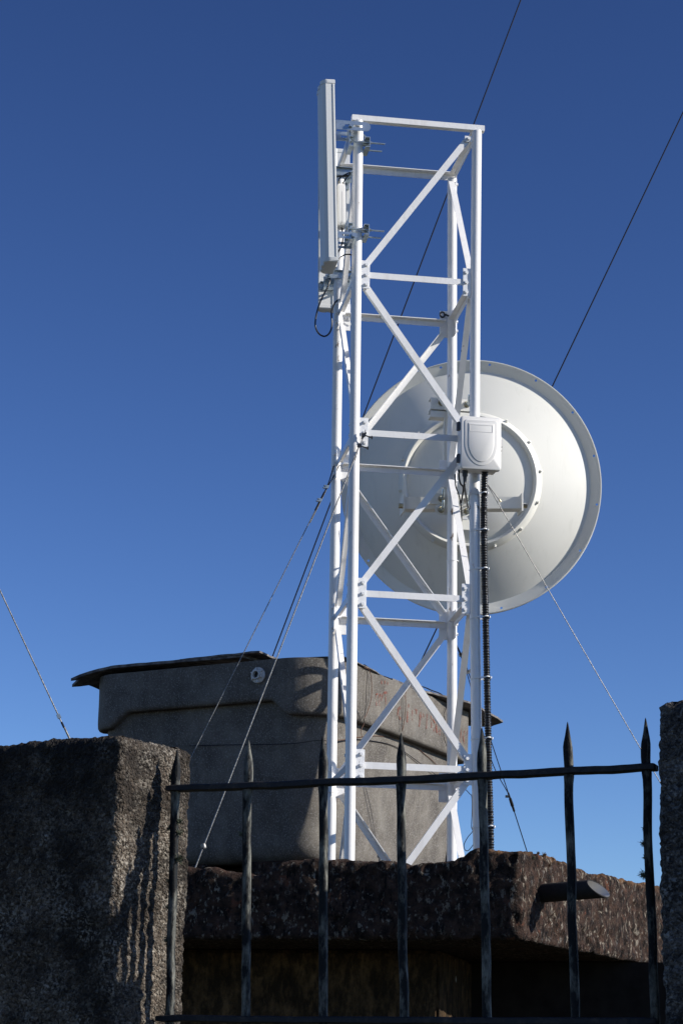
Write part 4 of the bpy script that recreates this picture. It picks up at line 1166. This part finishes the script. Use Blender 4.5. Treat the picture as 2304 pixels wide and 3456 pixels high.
m_ = MB(); m_.lathe([(0, -.012), (.009, -.008), (.010, .0), (.008, .009), (0, .012)], q1, (d + tu * .6).normalized(), 12); m_.build('knot', 'steel', gw, smooth=30)
# from the right front leg
s0 = P(1640, 1630, 8.50); e0 = P(2260, 2700, 8.86); d = (e0 - s0).normalized()
gw = thing('guy_wire', 'guy wire from the right front leg, crossing the dish down to behind the right pillar', 'guy wire', s0, GG)
twisted(s0, ext(s0, e0, .02), .0018, 'strand', 0, 0, root=gw)
m_ = MB(); q = P(1686, 1690, 8.52); m_.tube([s0, s0.lerp(q, .5) + tu * .001, q], .0021, 8); m_.build('tail', 'steel', gw, smooth=60)
m_ = MB(); m_.lathe([(0, -.004), (.004, -.004), (.004, .004), (0, .004)], q, d, 10); m_.build('wire_end', 'zinc', gw, smooth=30)
# from the rear right leg
s0 = P(1531, 2160, leg_pt(BR, LEV[3]).y - .012); m0 = P(1716, 2682, 9.50); e0 = P(1795, 2930, 9.72)
gw = thing('guy_wire', 'doubled guy wire with dark turnbuckle right of the conduit, behind the roof slab', 'guy wire', s0, GG)
MB().tube(smooth_path([s0, P(1556, 2210, 9.05), P(1580, 2270, 9.12), P(1655, 2498, 9.35), m0], 8), .0021, 8).build('strand', 'dark', gw, smooth=60)
MB().tube(smooth_path([s0 - tu * .02 - Z * .02, P(1536, 2180, 9.0), P(1553, 2212, 9.05), P(1580, 2290, 9.15), P(1655, 2560, 9.38), m0], 8), .0020, 8).build('strand', 'dark', gw, smooth=60)
MB().tube([m0, ext(m0, e0, zsl)], .0023, 8).build('strand', 'dark', gw, smooth=60)
for px, py in ((1553, 2210), (1579, 2268)): clip(P(px, py, 9.06 if px < 1560 else 9.12), V((.35, .1, -1)), gw, 'steel')
m_ = MB(); b0, b1 = P(1714, 2676, 9.495), P(1734, 2738, 9.55); m_.tube([b0, b0.lerp(b1, .3), b0.lerp(b1, .31), b0.lerp(b1, .7), b0.lerp(b1, .71), b1], [.004, .0045, .0065, .0075, .0055, .005], 10); m_.box(P(1710, 2688, 9.50), tu * .007, tv * .006, Z * .005); m_.build('turnbuckle', 'black', gw, smooth=40)
# far left guy wire of something outside the picture
s0 = P(-420, 1090, 8.6); e0 = P(262, 2552, 8.6); d = (e0 - s0).normalized()
gw = thing('guy_wire', 'separate guy wire at the far left edge with small white clamp above the left pillar', 'guy wire', e0, GG)
twisted(s0, ext(s0, e0, zsl), .0027, 'strand', 0, 0, root=gw)
c1 = s0.lerp(e0, (2424 - 1090) / (2552 - 1090)); ss = d.cross(V((0, 1, 0))).normalized()
m_ = MB(); m_.box(c1, d * .0085, ss * .0075, V((0, .006, 0))); m_.build('wire_clip', 'galv', gw, smooth=0, bevel=.0012)
c2 = s0.lerp(e0, (2443 - 1090) / (2552 - 1090)); c3 = s0.lerp(e0, (2460 - 1090) / (2552 - 1090))
MB().tube([c2, c3], .0042, 8).build('sleeve', 'dark', gw, smooth=60)
MB().tube([c3 + ss * .0012, e0 + ss * .002], .0040, 8).build('tail', 'steel', gw, smooth=60)
# dark overhead wires behind everything
twisted(P(1860, -276, 12.0), P(850, 2400, 12.0), .0038, 'overhead_wire', 'dark overhead wire passing behind the tower and the dish, the left one of two', 'wire', 'overhead wires behind the tower', 'dark')
twisted(P(2560, -160, 12.0), P(1340, 2400, 12.0), .0038, 'overhead_wire', 'dark overhead wire at the right of the sky, ending behind the dish edge', 'wire', 'overhead wires behind the tower', 'dark')
# loose cable beside the right front leg at the bottom
wire('loose_wire', [P(1566, 2660, 8.6), P(1583, 2678, 8.6), P(1591, 2690, 8.6), P(1592, 2740, 8.6), P(1590, 2790, 8.6), P(1594, 2805, 8.6), P(1578, 2825, 8.6), P(1565, 2850, 8.6), P(1568, 2868, 8.6), P(1580, 2870, 8.6), P(1598, 2848, 8.6)], .0015, 'dark', 'thin dark wire looping beside the right front leg above the roof slab', 'wire')
